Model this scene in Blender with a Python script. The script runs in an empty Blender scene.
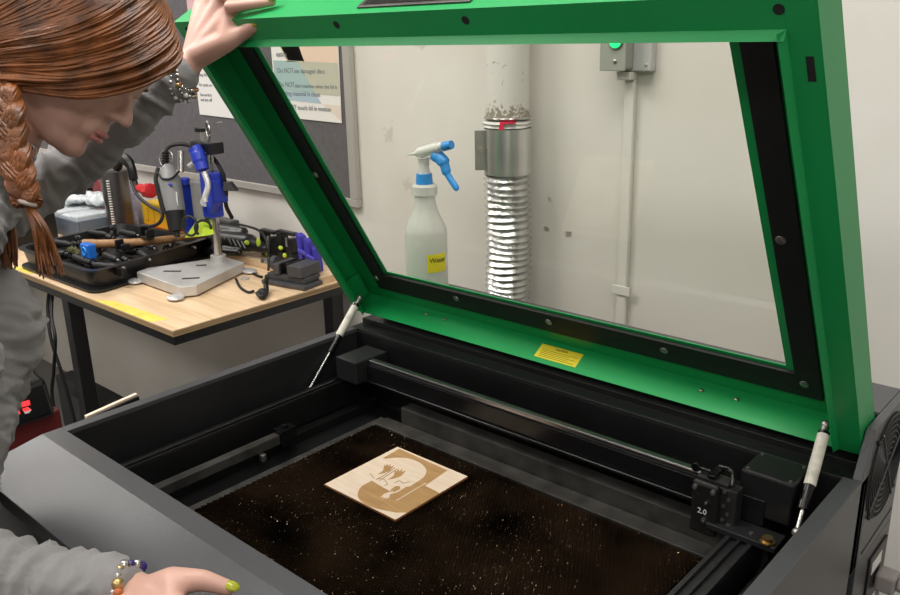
import bpy, bmesh, math, random
from mathutils import Vector, Matrix, noise, Quaternion
random.seed(7)
C = bpy.context.scene
COL = C.collection

# ---------------------------------------------------------------- camera
CAM = Vector((1.183, -0.421, 0.5411))
FWD = Vector((-0.63962269, 0.70750037, -0.30054292))
RGT = Vector((0.74629603, 0.66524199, -0.02225612))
UPV = Vector((-0.18418756, 0.2385295, 0.95350858))
FPX = 841.39
cd = bpy.data.cameras.new('camera'); cam = bpy.data.objects.new('camera', cd); COL.objects.link(cam)
m = Matrix((RGT, UPV, -FWD)).transposed().to_4x4(); m.translation = CAM
cam.matrix_world = m
cd.sensor_fit = 'HORIZONTAL'; cd.sensor_width = 36.0; cd.lens = 36.0*FPX/900.0; cd.clip_start = 0.02
C.camera = cam

def at(px, py, d):
    """real world point measured off the photograph: pixel and distance from the lens"""
    return CAM + d*(FWD + RGT*((px-450)/FPX) - UPV*((py-297.5)/FPX))

# ---------------------------------------------------------------- world, light, exposure
w = bpy.data.worlds.new('world'); C.world = w; w.use_nodes = True
w.node_tree.nodes['Background'].inputs[0].default_value = (0.95, 0.96, 1.0, 1)
w.node_tree.nodes['Background'].inputs[1].default_value = 0.25
C.view_settings.view_transform = 'Standard'; C.view_settings.look = 'None'
C.view_settings.gamma = 1.0; C.view_settings.use_curve_mapping = False
C.view_settings.exposure = 0.12
def area(name, loc, target, sx, sy, power, color=(1, .97, .93)):
    l = bpy.data.lights.new(name, 'AREA'); l.shape = 'RECTANGLE'; l.size = sx; l.size_y = sy; l.energy = power; l.color = color
    o = bpy.data.objects.new(name, l); COL.objects.link(o); o.location = loc
    o.rotation_euler = (Vector(target)-Vector(loc)).to_track_quat('-Z', 'Y').to_euler()
    return o
CEIL = 1.75
LIGHTS = [(-2.55, 0.40), (-0.75, -0.25), (0.55, 0.25), (-1.35, -1.75), (0.85, -1.75), (2.4, -0.5)]
for i, (lx, ly) in enumerate(LIGHTS):
    area('ceiling_lamp', (lx, ly, CEIL-0.035), (lx, ly, 0), 1.15, .55, (30, 26)[i] if i < 2 else 15)
area('front_fill', (3.0, -2.6, 0.55), (0.6, 0.6, 0.1), 1.5, 1.3, 6, (1, .98, .96))  # unseen fill light, added behind the camera to lift the front

# ---------------------------------------------------------------- helpers
def mat(name, col, rough=.5, metal=0., var=0., vscale=8., bump=0., bscale=60., emit=0., spec=.5, trans=0., alpha=1., aniso=None, sheen=0., ior=None, sss=0.):
    mt = bpy.data.materials.new(name); mt.use_nodes = True
    nt = mt.node_tree; b = nt.nodes['Principled BSDF']
    b.inputs['Base Color'].default_value = (*col, 1); b.inputs['Roughness'].default_value = rough
    b.inputs['Metallic'].default_value = metal; b.inputs['Specular IOR Level'].default_value = spec
    if trans: b.inputs['Transmission Weight'].default_value = trans
    if alpha < 1: b.inputs['Alpha'].default_value = alpha
    if sheen: b.inputs['Sheen Weight'].default_value = sheen
    if ior: b.inputs['IOR'].default_value = ior
    if sss:
        b.inputs['Subsurface Weight'].default_value = sss; b.inputs['Subsurface Radius'].default_value = (.01, .004, .002)
    if emit:
        b.inputs['Emission Color'].default_value = (*col, 1); b.inputs['Emission Strength'].default_value = emit
    tc = nt.nodes.new('ShaderNodeTexCoord')
    mp = nt.nodes.new('ShaderNodeMapping'); nt.links.new(tc.outputs['Object'], mp.inputs[0])
    if aniso: mp.inputs['Scale'].default_value = aniso
    if var:
        n = nt.nodes.new('ShaderNodeTexNoise'); n.inputs['Scale'].default_value = vscale; n.inputs['Detail'].default_value = 5
        nt.links.new(mp.outputs[0], n.inputs['Vector'])
        r = nt.nodes.new('ShaderNodeValToRGB')
        r.color_ramp.elements[0].position = .3; r.color_ramp.elements[1].position = .7
        r.color_ramp.elements[0].color = (*[max(0, c*(1-var)) for c in col], 1)
        r.color_ramp.elements[1].color = (*[min(1, c*(1+var)) for c in col], 1)
        nt.links.new(n.outputs['Fac'], r.inputs[0]); nt.links.new(r.outputs[0], b.inputs['Base Color'])
    if bump:
        n2 = nt.nodes.new('ShaderNodeTexNoise'); n2.inputs['Scale'].default_value = bscale; n2.inputs['Detail'].default_value = 4
        nt.links.new(mp.outputs[0], n2.inputs['Vector'])
        bp = nt.nodes.new('ShaderNodeBump'); bp.inputs['Strength'].default_value = bump; bp.inputs['Distance'].default_value = .004
        nt.links.new(n2.outputs['Fac'], bp.inputs['Height']); nt.links.new(bp.outputs[0], b.inputs['Normal'])
    return mt

WM = {}
def attach(o, parent):
    if parent is not None:
        o.parent = parent
        o.matrix_parent_inverse = WM.get(parent.name, Matrix.Identity(4)).inverted()
def tag(o, label=None, cat=None, group=None, kind=None):
    if label: o['label'] = label
    if cat: o['category'] = cat
    if group: o['group'] = group
    if kind: o['kind'] = kind
    return o
def thing(name, loc, label, cat, group=None):
    o = bpy.data.objects.new(name, None); COL.objects.link(o); o.location = loc; o.empty_display_size = .05
    WM[o.name] = Matrix.Translation(loc)
    return tag(o, label, cat, group)

class MB:
    def __init__(s): s.bm = bmesh.new()
    def box(s, x0, x1, y0, y1, z0, z1, mtx=None):
        r = bmesh.ops.create_cube(s.bm, size=1)
        M_ = Matrix.Translation(((x0+x1)/2, (y0+y1)/2, (z0+z1)/2)) @ Matrix.Diagonal((x1-x0, y1-y0, z1-z0, 1))
        if mtx: M_ = mtx @ M_
        bmesh.ops.transform(s.bm, matrix=M_, verts=r['verts']); return s
    def hexa(s, pts):
        """8 points: bottom ring of 4 then top ring of 4"""
        v = [s.bm.verts.new(p) for p in pts]
        for f in ((3, 2, 1, 0), (4, 5, 6, 7), (0, 1, 5, 4), (1, 2, 6, 5), (2, 3, 7, 6), (3, 0, 4, 7)): s.bm.faces.new([v[i] for i in f])
        return s
    def prism(s, poly, depth):
        """poly: list of 3d points, depth: extrusion vector"""
        d = Vector(depth); a = [s.bm.verts.new(p) for p in poly]; b = [s.bm.verts.new(Vector(p)+d) for p in poly]
        n = len(poly); s.bm.faces.new(a); s.bm.faces.new(list(reversed(b)))
        for i in range(n): s.bm.faces.new((a[i], b[i], b[(i+1) % n], a[(i+1) % n]))
        return s
    def cyl(s, p0, p1, r0, r1=None, seg=24):
        p0 = Vector(p0); p1 = Vector(p1); r1 = r0 if r1 is None else r1
        d = p1-p0; r = bmesh.ops.create_cone(s.bm, cap_ends=True, segments=seg, radius1=r0, radius2=r1, depth=d.length)
        M_ = Matrix.Translation((p0+p1)/2) @ d.to_track_quat('Z', 'Y').to_matrix().to_4x4()
        bmesh.ops.transform(s.bm, matrix=M_, verts=r['verts']); return s
    def sph(s, c, r, seg=16, rot=None):
        rr = bmesh.ops.create_uvsphere(s.bm, u_segments=seg, v_segments=max(8, seg//2), radius=1)
        if not hasattr(r, '__len__'): r = (r, r, r)
        M_ = Matrix.Translation(c) @ (rot.to_4x4() if rot else Matrix.Identity(4)) @ Matrix.Diagonal((*r, 1))
        bmesh.ops.transform(s.bm, matrix=M_, verts=rr['verts']); return s
    def tube(s, pts, r, seg=8, closed=False, flat=1.):
        pts = [Vector(p) for p in pts]; n = len(pts); rad = r if hasattr(r, '__len__') else [r]*n
        rings = []; up = None
        for i, p in enumerate(pts):
            if closed: t = pts[(i+1) % n]-pts[i-1]
            else: t = pts[min(i+1, n-1)]-pts[max(i-1, 0)]
            t = t.normalized() if t.length else Vector((0, 0, 1))
            if up is None: up = t.orthogonal().normalized()
            up = (up - t*up.dot(t)); up = up.normalized() if up.length > 1e-6 else t.orthogonal().normalized()
            sd = t.cross(up)
            rings.append([s.bm.verts.new(p + (up*math.cos(a)+sd*math.sin(a)*flat)*rad[i]) for a in [2*math.pi*k/seg for k in range(seg)]])
        for i in range(n if closed else n-1):
            A = rings[i]; B = rings[(i+1) % n]
            for k in range(seg): s.bm.faces.new((A[k], A[(k+1) % seg], B[(k+1) % seg], B[k]))
        if not closed:
            s.bm.faces.new(list(reversed(rings[0]))); s.bm.faces.new(rings[-1])
        return s
    def lathe(s, c, prof, seg=32, axis=None):
        """prof: (radius, height) from bottom to top around c"""
        c = Vector(c); q = axis.to_track_quat('Z', 'Y').to_matrix() if axis else Matrix.Identity(3)
        rings = [[s.bm.verts.new(c + q @ Vector((r*math.cos(a), r*math.sin(a), z))) for a in [2*math.pi*k/seg for k in range(seg)]] for r, z in prof]
        for A, B in zip(rings, rings[1:]):
            for k in range(seg): s.bm.faces.new((A[k], A[(k+1) % seg], B[(k+1) % seg], B[k]))
        s.bm.faces.new(list(reversed(rings[0]))); s.bm.faces.new(rings[-1]); return s
    def torus(s, c, R, r, axis=(0, 0, 1), seg=32, sub=8):
        q = Vector(axis).to_track_quat('Z', 'Y')
        return s.tube([Vector(c)+q @ Vector((R*math.cos(a), R*math.sin(a), 0)) for a in [2*math.pi*k/seg for k in range(seg)]], r, sub, True)
    def xf(s, mtx): bmesh.ops.transform(s.bm, matrix=mtx, verts=s.bm.verts); return s
    def build(s, name, material, parent=None, smooth=False, bevel=0., seg=2):
        me = bpy.data.meshes.new(name)
        bmesh.ops.recalc_face_normals(s.bm, faces=s.bm.faces)
        s.bm.to_mesh(me); s.bm.free()
        o = bpy.data.objects.new(name, me); COL.objects.link(o)
        for mm in (material if isinstance(material, (list, tuple)) else [material]): me.materials.append(mm)
        if smooth:
            me.polygons.foreach_set('use_smooth', [True]*len(me.polygons))
            try: me.set_sharp_from_angle(angle=math.radians(40))
            except Exception: pass
        if bevel:
            b = o.modifiers.new('bevel', 'BEVEL'); b.width = bevel; b.segments = seg; b.limit_method = 'ANGLE'
        attach(o, parent); return o

def text_mesh(body, size, mtx, depth=.0002, bend=None):
    cu = bpy.data.curves.new('t', 'FONT'); cu.body = body; cu.size = size; cu.extrude = depth; cu.resolution_u = 3
    t = bpy.data.objects.new('t', cu); COL.objects.link(t)
    dg = bpy.context.evaluated_depsgraph_get(); dg.update()
    me = bpy.data.meshes.new_from_object(t.evaluated_get(dg)); bpy.data.objects.remove(t)
    if bend:
        for v in me.vertices: v.co = bend(v.co)
    else: me.transform(mtx)
    return me
def lettering(name, items, material, parent, bend=None):
    for body, size, mtx in items:
        mm = MB(); mm.bm.from_mesh(text_mesh(body, size, mtx, bend=bend))
        o = mm.build(name, material, parent)
    return o

def blob(name, parts, material, parent=None, voxel=.004, smooth=3, post=None):
    """union of tapered capsules ('c', p0, r0, p1, r1) and ellipsoids ('e', c, (rx,ry,rz), rot3) fused into ONE skin"""
    allbm = bmesh.new()
    for p in parts:
        bm = bmesh.new()
        if p[0] == 'c':
            for c, r in ((p[1], p[2]), (p[3], p[4])):
                bmesh.ops.create_icosphere(bm, subdivisions=2, radius=r, matrix=Matrix.Translation(c))
            bmesh.ops.convex_hull(bm, input=bm.verts)
            loose = [v for v in bm.verts if not v.link_faces]
            bmesh.ops.delete(bm, geom=loose, context='VERTS')
            inner = [f for f in bm.faces if not f.is_valid]
        else:
            rot = p[3].to_4x4() if len(p) > 3 and p[3] is not None else Matrix.Identity(4)
            bmesh.ops.create_icosphere(bm, subdivisions=3, radius=1, matrix=Matrix.Translation(p[1]) @ rot @ Matrix.Diagonal((*p[2], 1)))
        tmp = bpy.data.meshes.new('x'); bm.to_mesh(tmp); bm.free(); allbm.from_mesh(tmp); bpy.data.meshes.remove(tmp)
    me = bpy.data.meshes.new('x'); allbm.to_mesh(me); allbm.free()
    o = bpy.data.objects.new('x', me); COL.objects.link(o)
    r = o.modifiers.new('r', 'REMESH'); r.mode = 'VOXEL'; r.voxel_size = voxel; r.use_smooth_shade = True
    if smooth:
        s_ = o.modifiers.new('s', 'SMOOTH'); s_.iterations = smooth; s_.factor = .5
    dg = bpy.context.evaluated_depsgraph_get(); dg.update()
    me2 = bpy.data.meshes.new_from_object(o.evaluated_get(dg)); bpy.data.objects.remove(o)
    me2.name = name
    me2.polygons.foreach_set('use_smooth', [True]*len(me2.polygons))
    if post: post(me2)
    me2.materials.clear(); me2.materials.append(material)
    ob = bpy.data.objects.new(name, me2); COL.objects.link(ob); attach(ob, parent)
    return ob

def catmull(pts, n=8):
    pts = [Vector(p) for p in pts]; out = []
    P = [pts[0]*2-pts[1]]+pts+[pts[-1]*2-pts[-2]]
    for i in range(1, len(P)-2):
        for k in range(n):
            t = k/n; a, b, c, d = P[i-1], P[i], P[i+1], P[i+2]
            out.append(.5*((2*b)+(c-a)*t+(2*a-5*b+4*c-d)*t*t+(3*b-a-3*c+d)*t**3))
    out.append(pts[-1]); return out
def lerp(a, b, t): return a+(b-a)*t

# ---------------------------------------------------------------- materials
m_green = mat('green_paint', (.008, .33, .085), .42, 0, .08, 3, .05, 400)
m_black = mat('black_paint', (.0065, .0065, .007), .38, 0, .3, 10, .1, 300)
m_blackgloss = mat('black_gloss', (.005, .005, .0055), .22)
m_blackmatte = mat('black_matte', (.012, .012, .012), .7, 0, .3, 30)
m_rubber = mat('black_rubber', (.006, .006, .006), .6)
m_body = mat('grey_powder_coat', (.064, .065, .070), .34, 0, .05, 5, .12, 700)
m_inner = mat('dark_inner_paint', (.015, .0155, .017), .45, 0, .2, 8, .1, 300)
m_strip = mat('dusty_grey_steel', (.060, .057, .052), .42, .3, .45, 25, .1, 90)
m_steel = mat('steel', (.55, .54, .52), .25, 1.)
m_dullsteel = mat('dull_steel', (.42, .41, .39), .42, 1., .15, 20)
m_foil = mat('aluminium_foil', (.58, .58, .57), .27, 1., .12, 30, .25, 120)
m_alum = mat('cast_aluminium', (.60, .59, .58), .45, .55, .1, 20, .1, 200)
m_brass = mat('brass', (.55, .40, .18), .35, 1.)
m_white = mat('white_plastic', (.8, .79, .76), .5)
m_offwhite = mat('white_paint', (.72, .70, .65), .5)
m_blue = mat('blue_plastic', (.015, .04, .42), .35)
m_skyblue = mat('sky_blue_plastic', (.03, .27, .68), .35)
m_purple = mat('violet_blue_plastic', (.045, .035, .35), .4)
m_yellow = mat('yellow_plastic', (.75, .47, .02), .45)
m_ylabel = mat('yellow_label', (.82, .68, .02), .5)
m_lime = mat('lime_plastic', (.45, .62, .03), .45)
m_red = mat('red_plastic', (.55, .015, .02), .4)
m_orange = mat('orange_red_plastic', (.75, .09, .03), .45)
m_ink = mat('ink', (.02, .02, .02), .6)
m_greytool = mat('grey_tool_plastic', (.24, .24, .24), .45, 0, .1, 20)
m_paper = mat('paper', (.80, .78, .76), .7)
m_screw = mat('screw_steel', (.5, .45, .36), .35, 1.)

def wood_mat(name, c1, c2, scale=(2, 30, 30)):
    mt = bpy.data.materials.new(name); mt.use_nodes = True; nt = mt.node_tree; b = nt.nodes['Principled BSDF']
    b.inputs['Roughness'].default_value = .55
    tc = nt.nodes.new('ShaderNodeTexCoord'); mp = nt.nodes.new('ShaderNodeMapping'); mp.inputs['Scale'].default_value = scale
    n = nt.nodes.new('ShaderNodeTexNoise'); n.inputs['Scale'].default_value = 3; n.inputs['Detail'].default_value = 8; n.inputs['Distortion'].default_value = .6
    r = nt.nodes.new('ShaderNodeValToRGB'); r.color_ramp.elements[0].position = .35; r.color_ramp.elements[1].position = .7
    r.color_ramp.elements[0].color = (*c1, 1); r.color_ramp.elements[1].color = (*c2, 1)
    nt.links.new(tc.outputs['Object'], mp.inputs[0]); nt.links.new(mp.outputs[0], n.inputs['Vector'])
    nt.links.new(n.outputs['Fac'], r.inputs[0]); nt.links.new(r.outputs[0], b.inputs['Base Color'])
    return mt
m_ply = wood_mat('plywood_top', (.60, .42, .245), (.78, .58, .38), (1.2, 14, 14))
m_plyedge = wood_mat('plywood_edge', (.20, .12, .055), (.55, .38, .2), (.6, .6, 160))
m_handle = wood_mat('wooden_handle', (.25, .12, .045), (.42, .22, .09), (20, 20, 20))
m_engr = wood_mat('engraved_wood', (.44, .25, .095), (.54, .33, .14), (6, 40, 40))
m_birch = wood_mat('pale_birch', (.82, .66, .50), (.90, .75, .60), (6, 40, 40))

# wall: warm off-white with a few small scuffs
def wall_mat():
    mt = bpy.data.materials.new('wall_paint'); mt.use_nodes = True; nt = mt.node_tree; b = nt.nodes['Principled BSDF']
    b.inputs['Roughness'].default_value = .6
    tc = nt.nodes.new('ShaderNodeTexCoord')
    n = nt.nodes.new('ShaderNodeTexNoise'); n.inputs['Scale'].default_value = 3.5; n.inputs['Detail'].default_value = 6
    r = nt.nodes.new('ShaderNodeValToRGB'); r.color_ramp.elements[0].position = .3; r.color_ramp.elements[1].position = .65
    r.color_ramp.elements[0].color = (.68, .645, .585, 1); r.color_ramp.elements[1].color = (.74, .71, .665, 1)
    nt.links.new(tc.outputs['Object'], n.inputs['Vector']); nt.links.new(n.outputs['Fac'], r.inputs[0])
    last = r.outputs[0]
    n2 = nt.nodes.new('ShaderNodeTexNoise'); n2.inputs['Scale'].default_value = 55; n2.inputs['Detail'].default_value = 3
    nt.links.new(tc.outputs['Object'], n2.inputs['Vector'])
    for (x, z, rad, st) in ((.122, .121, .022, .8), (.183, .118, .022, .8), (-.36, .30, .06, .25), (-.24, .52, .06, .25), (.13, .19, .02, .6), (-.3, .18, .05, .2)):
        sub = nt.nodes.new('ShaderNodeVectorMath'); sub.operation = 'DISTANCE'; sub.inputs[1].default_value = (x, 1.075, z)
        nt.links.new(tc.outputs['Object'], sub.inputs[0])
        mr = nt.nodes.new('ShaderNodeMapRange'); mr.inputs[1].default_value = rad; mr.inputs[2].default_value = 0; mr.inputs[3].default_value = -.35; mr.inputs[4].default_value = .35
        nt.links.new(sub.outputs['Value'], mr.inputs[0])
        ad = nt.nodes.new('ShaderNodeMath'); ad.operation = 'ADD'; nt.links.new(mr.outputs[0], ad.inputs[0]); nt.links.new(n2.outputs['Fac'], ad.inputs[1])
        m2 = nt.nodes.new('ShaderNodeMapRange'); m2.inputs[1].default_value = .58; m2.inputs[2].default_value = .72; m2.inputs[3].default_value = 0; m2.inputs[4].default_value = st
        nt.links.new(ad.outputs[0], m2.inputs[0])
        mx = nt.nodes.new('ShaderNodeMix'); mx.data_type = 'RGBA'; mx.inputs[7].default_value = (.22, .17, .14, 1)
        nt.links.new(m2.outputs[0], mx.inputs[0]); nt.links.new(last, mx.inputs[6]); last = mx.outputs[2]
    nt.links.new(last, b.inputs['Base Color'])
    return mt
m_wall = wall_mat()
m_wall2 = mat('wall_plain', (.62, .60, .56), .7, 0, .04, 3)
m_floor = mat('floor_lino', (.16, .155, .15), .4, 0, .15, 6)
m_ceiling = mat('ceiling_tile', (.8, .8, .78), .8, 0, .03, 20)

# ---------------------------------------------------------------- the room
FL = -.92; WY = 1.075
def struct(name, mb, mt, parent=None):
    o = mb.build(name, mt, parent); o['kind'] = 'structure'; return o
struct('floor', MB().box(-3.6, 4.0, -3.6, WY+.1, FL-.1, FL), m_floor)
struct('ceiling', MB().box(-3.6, 4.0, -3.6, WY+.1, CEIL, CEIL+.1), m_ceiling)
struct('wall_back', MB().box(-3.6, 4.0, WY, WY+.1, FL, CEIL), m_wall)
struct('wall_left', MB().box(-3.7, -3.6, -3.6, WY, FL, CEIL), m_wall2)
struct('wall_right', MB().box(4.0, 4.1, -3.6, WY, FL, CEIL), m_wall2)
struct('wall_front', MB().box(-3.6, 4.0, -3.7, -3.6, FL, CEIL), m_wall2)
m_diff = mat('light_diffuser', (1, .98, .95), .6, emit=1.0)
for i, (lx, ly) in enumerate(LIGHTS):
    t = thing('ceiling_light', (lx, ly, CEIL), 'recessed fluorescent ceiling light panel over the workshop', 'light', 'ceiling light panels')
    f = MB()
    for a in ((lx-.6, lx-.57, ly-.3, ly+.3), (lx+.57, lx+.6, ly-.3, ly+.3), (lx-.6, lx+.6, ly-.3, ly-.27), (lx-.6, lx+.6, ly+.27, ly+.3)):
        f.box(a[0], a[1], a[2], a[3], CEIL-.03, CEIL)
    f.build('frame', m_white, t)
    MB().box(lx-.57, lx+.57, ly-.27, ly+.27, CEIL-.02, CEIL-.012).build('diffuser', m_diff, t)

# ---------------------------------------------------------------- pin board and posters on the back wall
m_felt = mat('grey_felt', (.115, .108, .115), .9, 0, .1, 60, .1, 500)
t = thing('pin_board', (-2, WY, .10), 'grey felt pin board in an aluminium frame on the back wall', 'board')
MB().box(-3.4, -.505, WY-.012, WY-.001, .122, 1.3).build('felt_panel', m_felt, t)
f = MB().box(-3.42, -.477, WY-.018, WY-.001, .100, .122).box(-.505, -.477, WY-.018, WY-.001, .122, 1.32)
f.box(-3.42, -3.4, WY-.018, WY-.001, .122, 1.32).box(-3.4, -.505, WY-.018, WY-.001, 1.3, 1.32)
f.build('frame', mat('anodised_frame', (.50, .48, .45), .4, .35), t, bevel=.002)
RX = Matrix.Rotation(math.pi/2, 4, 'X')
def wtext(x, z, y): return Matrix.Translation((x, y, z)) @ RX
def pc(name, c): return mat(name, c, .7)
# large rules poster
py = WY-.014
t = thing('rules_poster', (-.65, py, .325), 'large poster with coloured bands and safety rules, right on the pin board', 'poster')
MB().prism([(-.800, py, .325), (-.524, py, .320), (-.517, py, .700), (-.803, py, .700)], (0, -.001, 0)).build('sheet', m_paper, t)
q_ = py-.0012
def band(nm, pts, c): MB().prism([(x, q_, z) for x, z in pts], (0, -.0004, 0)).build(nm, pc(nm, c), t)
band('peach_panel', [(-.730, .478), (-.524, .472), (-.524, .56), (-.79, .56)], (.78, .60, .47))
band('sand_panel', [(-.735, .474), (-.66, .476), (-.70, .56), (-.79, .56)], (.74, .66, .46))
band('teal_panel', [(-.795, .398), (-.625, .392), (-.69, .476), (-.795, .478)], (.36, .50, .50))
band('olive_panel', [(-.624, .392), (-.524, .389), (-.524, .472), (-.689, .476)], (.50, .50, .40))
band('blue_panel', [(-.795, .374), (-.600, .367), (-.623, .391), (-.795, .397)], (.40, .52, .60))
band('pale_pink_panel', [(-.598, .367), (-.524, .365), (-.524, .325)], (.76, .66, .57))
y3 = q_-.0006
lettering('text_line', [('eating', .020, wtext(-.78, .488, y3)), ('Do NOT', .019, wtext(-.78, .445, y3)), ('use damaged discs', .0175, wtext(-.707, .445, y3)),
    ('Do NOT', .019, wtext(-.78, .408, y3)), ('start machine when the lid is', .015, wtext(-.707, .407, y3)), ('cutting material is close', .018, wtext(-.775, .385, y3)),
    ('Do NOT touch lid in motion', .018, wtext(-.775, .348, y3)), ('No food, drink or', .020, wtext(-.78, .53, y3)), ('SHOP RULES', .034, wtext(-.77, .62, y3))], pc('poster_ink', (.12, .14, .16)), t)
MB().box(-.80, -.52, q_-.0005, q_, .585, .69).build('header_panel', pc('header_panel', (.72, .45, .38)), t)
# plain notice, half behind the lid
t = thing('paper_notice', (-1.1, py, .313), 'white printed notice pinned left of the coloured poster', 'poster')
MB().prism([(-1.195, py, .313), (-.955, py, .308), (-.955, py, .72), (-1.20, py, .72)], (0, -.001, 0)).build('sheet', m_paper, t)
lettering('text_line', [('Laser rules', .02, wtext(-1.18, .48, y3)), ('Keep lid shut', .014, wtext(-1.18, .43, y3)), ('Air assist on', .014, wtext(-1.18, .40, y3)), ('Fan on first', .014, wtext(-1.18, .37, y3)), ('and last off', .014, wtext(-1.18, .355, y3))], pc('notice_ink', (.2, .2, .22)), t)
MB().box(-1.198, -.957, q_-.0005, q_, .60, .715).build('header_panel', pc('notice_header', (.70, .42, .45)), t)

# ---------------------------------------------------------------- junction box, conduit, exhaust duct
t = thing('switch_box', (.29, WY, .46), 'grey metal switch box with a lit green lamp on the wall', 'switch')
m_box = mat('box_grey', (.36, .37, .33), .45, .2)
MB().box(.290, .372, WY-.022, WY-.0005, .462, .61).build('back_plate', mat('zinc_plate', (.60, .60, .60), .4, .3), t, bevel=.003)
MB().box(.288, .336, WY-.054, WY-.0225, .467, .61).build('body', m_box, t, bevel=.003)
MB().box(.283, .339, WY-.058, WY-.0545, .464, .61).build('cover', m_box, t, bevel=.0015)
MB().sph((.318, WY-.062, .518), (.012, .007, .012)).build('lamp', mat('green_lamp', (.02, .80, .22), .3, emit=1.6), t, smooth=True)
MB().torus((.318, WY-.0595, .518), .0135, .002, (0, 1, 0)).build('lamp_ring', m_dullsteel, t, smooth=True)
MB().sph((.317, WY-.0595, .482), (.004, .002, .004)).build('screw', m_screw, t, smooth=True)
MB().sph((.363, WY-.023, .474), (.003, .002, .003)).build('screw', m_screw, t, smooth=True)
t = thing('wall_conduit', (.31, WY, -.6), 'white surface conduit running down the wall below the switch box', 'conduit')
MB().box(.313, .335, WY-.014, WY-.0005, -.9, .446).build('channel', m_offwhite, t, bevel=.003)
MB().box(.304, .335, WY-.030, WY-.0005, .446, .4615).build('connector', m_offwhite, t, bevel=.002)
MB().box(.303, .345, WY-.017, WY-.0145, .010, .030).build('strap', m_offwhite, t, bevel=.002)

DX, DY = .069, 1.005
t = thing('exhaust_duct', (DX, DY, -.3), 'exhaust duct of corrugated foil hose clamped to a pale pipe', 'duct')
pr = []; z = -.60
while z < .250:
    for k in range(4):
        a = k/4*2*math.pi; pr.append((.0475+.0032*math.cos(a), z+.0142*k/4))
    z += .0142
# slight irregular sag of the flexible hose
hb = MB().lathe((DX, DY, 0), pr, 40)
for v in hb.bm.verts:
    v.co.x += .0035*math.sin(v.co.z*17)+.001*noise.noise(v.co*60); v.co.z += .002*math.sin(v.co.x*40+v.co.z*60)
hb.build('corrugated_hose', m_foil, t, smooth=True)
MB().cyl((DX, DY, .250), (DX, DY, .346), .0505, seg=48).build('clamp_sleeve', mat('galvanised_sleeve', (.62, .63, .62), .28, 1, .1, 12), t, smooth=True)
DM = Matrix.Translation((DX, DY, 0)) @ Matrix.Rotation(math.radians(42), 4, 'Z')
MB().box(-.070, -.046, -.006, -.002, .258, .343).box(-.050, -.046, -.014, .004, .258, .343).xf(DM).build('clamp_tab', m_dullsteel, t, bevel=.001)
MB().cyl((-.058, -.014, .302), (-.058, -.002, .302), .005).xf(DM).build('clamp_bolt', m_screw, t, smooth=True)
crumple = MB().lathe((DX, DY, 0), [(.046, .3465), (.051, .349), (.049, .353), (.052, .357), (.047, .362)], 48)
for v in crumple.bm.verts:
    k = noise.noise(v.co*55)*.006; v.co += Vector((v.co.x-DX, v.co.y-DY, 0)).normalized()*k
crumple.build('crumpled_tape', mat('pale_tape', (.62, .61, .58), .45, .2), t, smooth=True)
MB().prism([(-.022, -.0525, .347), (-.013, -.0535, .347), (-.010, -.0535, .3635), (-.019, -.0525, .3635)], (0, .004, 0)).prism([(-.010, -.0535, .3590), (.014, -.0535, .3600), (.014, -.0535, .3630), (-.010, -.0535, .3635)], (0, .004, 0)).xf(DM).build('red_tape', pc('red_tape', (.75, .02, .07)), t)
MB().torus((DX, DY, .368), .0475, .003).build('steel_ring', m_steel, t, smooth=True)
pp = bpy.data.materials.new('pale_pipe'); pp.use_nodes = True
nt = pp.node_tree; b = nt.nodes['Principled BSDF']; b.inputs['Roughness'].default_value = .35
tc = nt.nodes.new('ShaderNodeTexCoord'); sx = nt.nodes.new('ShaderNodeSeparateXYZ'); nt.links.new(tc.outputs['Object'], sx.inputs[0])
mr = nt.nodes.new('ShaderNodeMapRange'); mr.inputs[1].default_value = .375; mr.inputs[2].default_value = .405; mr.inputs[3].default_value = .22; mr.inputs[4].default_value = -.1; nt.links.new(sx.outputs[2], mr.inputs[0])
n = nt.nodes.new('ShaderNodeTexNoise'); n.inputs['Scale'].default_value = 130; nt.links.new(tc.outputs['Object'], n.inputs['Vector'])
ad = nt.nodes.new('ShaderNodeMath'); nt.links.new(mr.outputs[0], ad.inputs[0]); nt.links.new(n.outputs['Fac'], ad.inputs[1])
r = nt.nodes.new('ShaderNodeValToRGB'); r.color_ramp.elements[0].position = .56; r.color_ramp.elements[1].position = .66
r.color_ramp.elements[0].color = (.68, .66, .62, 1); r.color_ramp.elements[1].color = (.30, .26, .21, 1)
nt.links.new(ad.outputs[0], r.inputs[0]); nt.links.new(r.outputs[0], b.inputs['Base Color'])
MB().cyl((DX, DY, .371), (DX, DY, CEIL), .046, seg=48).build('pipe', pp, t, smooth=True)

# ---------------------------------------------------------------- laser cutter
W = .94
TH = 1.0298; LHY, LHZ, LL, LT = .637, .0158, .6411, .0495
U0, U1 = -.0306, .9272
def L(u, v, n): return Vector((u, LHY-v*math.cos(TH)+n*math.sin(TH), LHZ+v*math.sin(TH)+n*math.cos(TH)))
def lbox(mb, u0, u1, v0, v1, n0, n1):
    return mb.hexa([L(u0, v0, n0), L(u1, v0, n0), L(u1, v1, n0), L(u0, v1, n0), L(u0, v0, n1), L(u1, v0, n1), L(u1, v1, n1), L(u0, v1, n1)])
lc = thing('laser_cutter', (W/2, .35, FL), 'large grey laser cutter with its green window lid raised', 'laser cutter')
RB = -.60   # bottom of the housing
b = MB()
b.box(0, .0197, .0285, .5956, RB, 0)                                  # left wall
b.box(W-.0219, W, .0285, .598, RB, 0)                                # right wall
b.prism([(0, -.095, -.04), (0, -.095, -.0175), (0, 0, 0), (0, .0285, 0), (0, .0285, -.03), (0, 0, -.04)], (W, 0, 0))
b.build('rim', m_body, lc, bevel=.0008)
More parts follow.
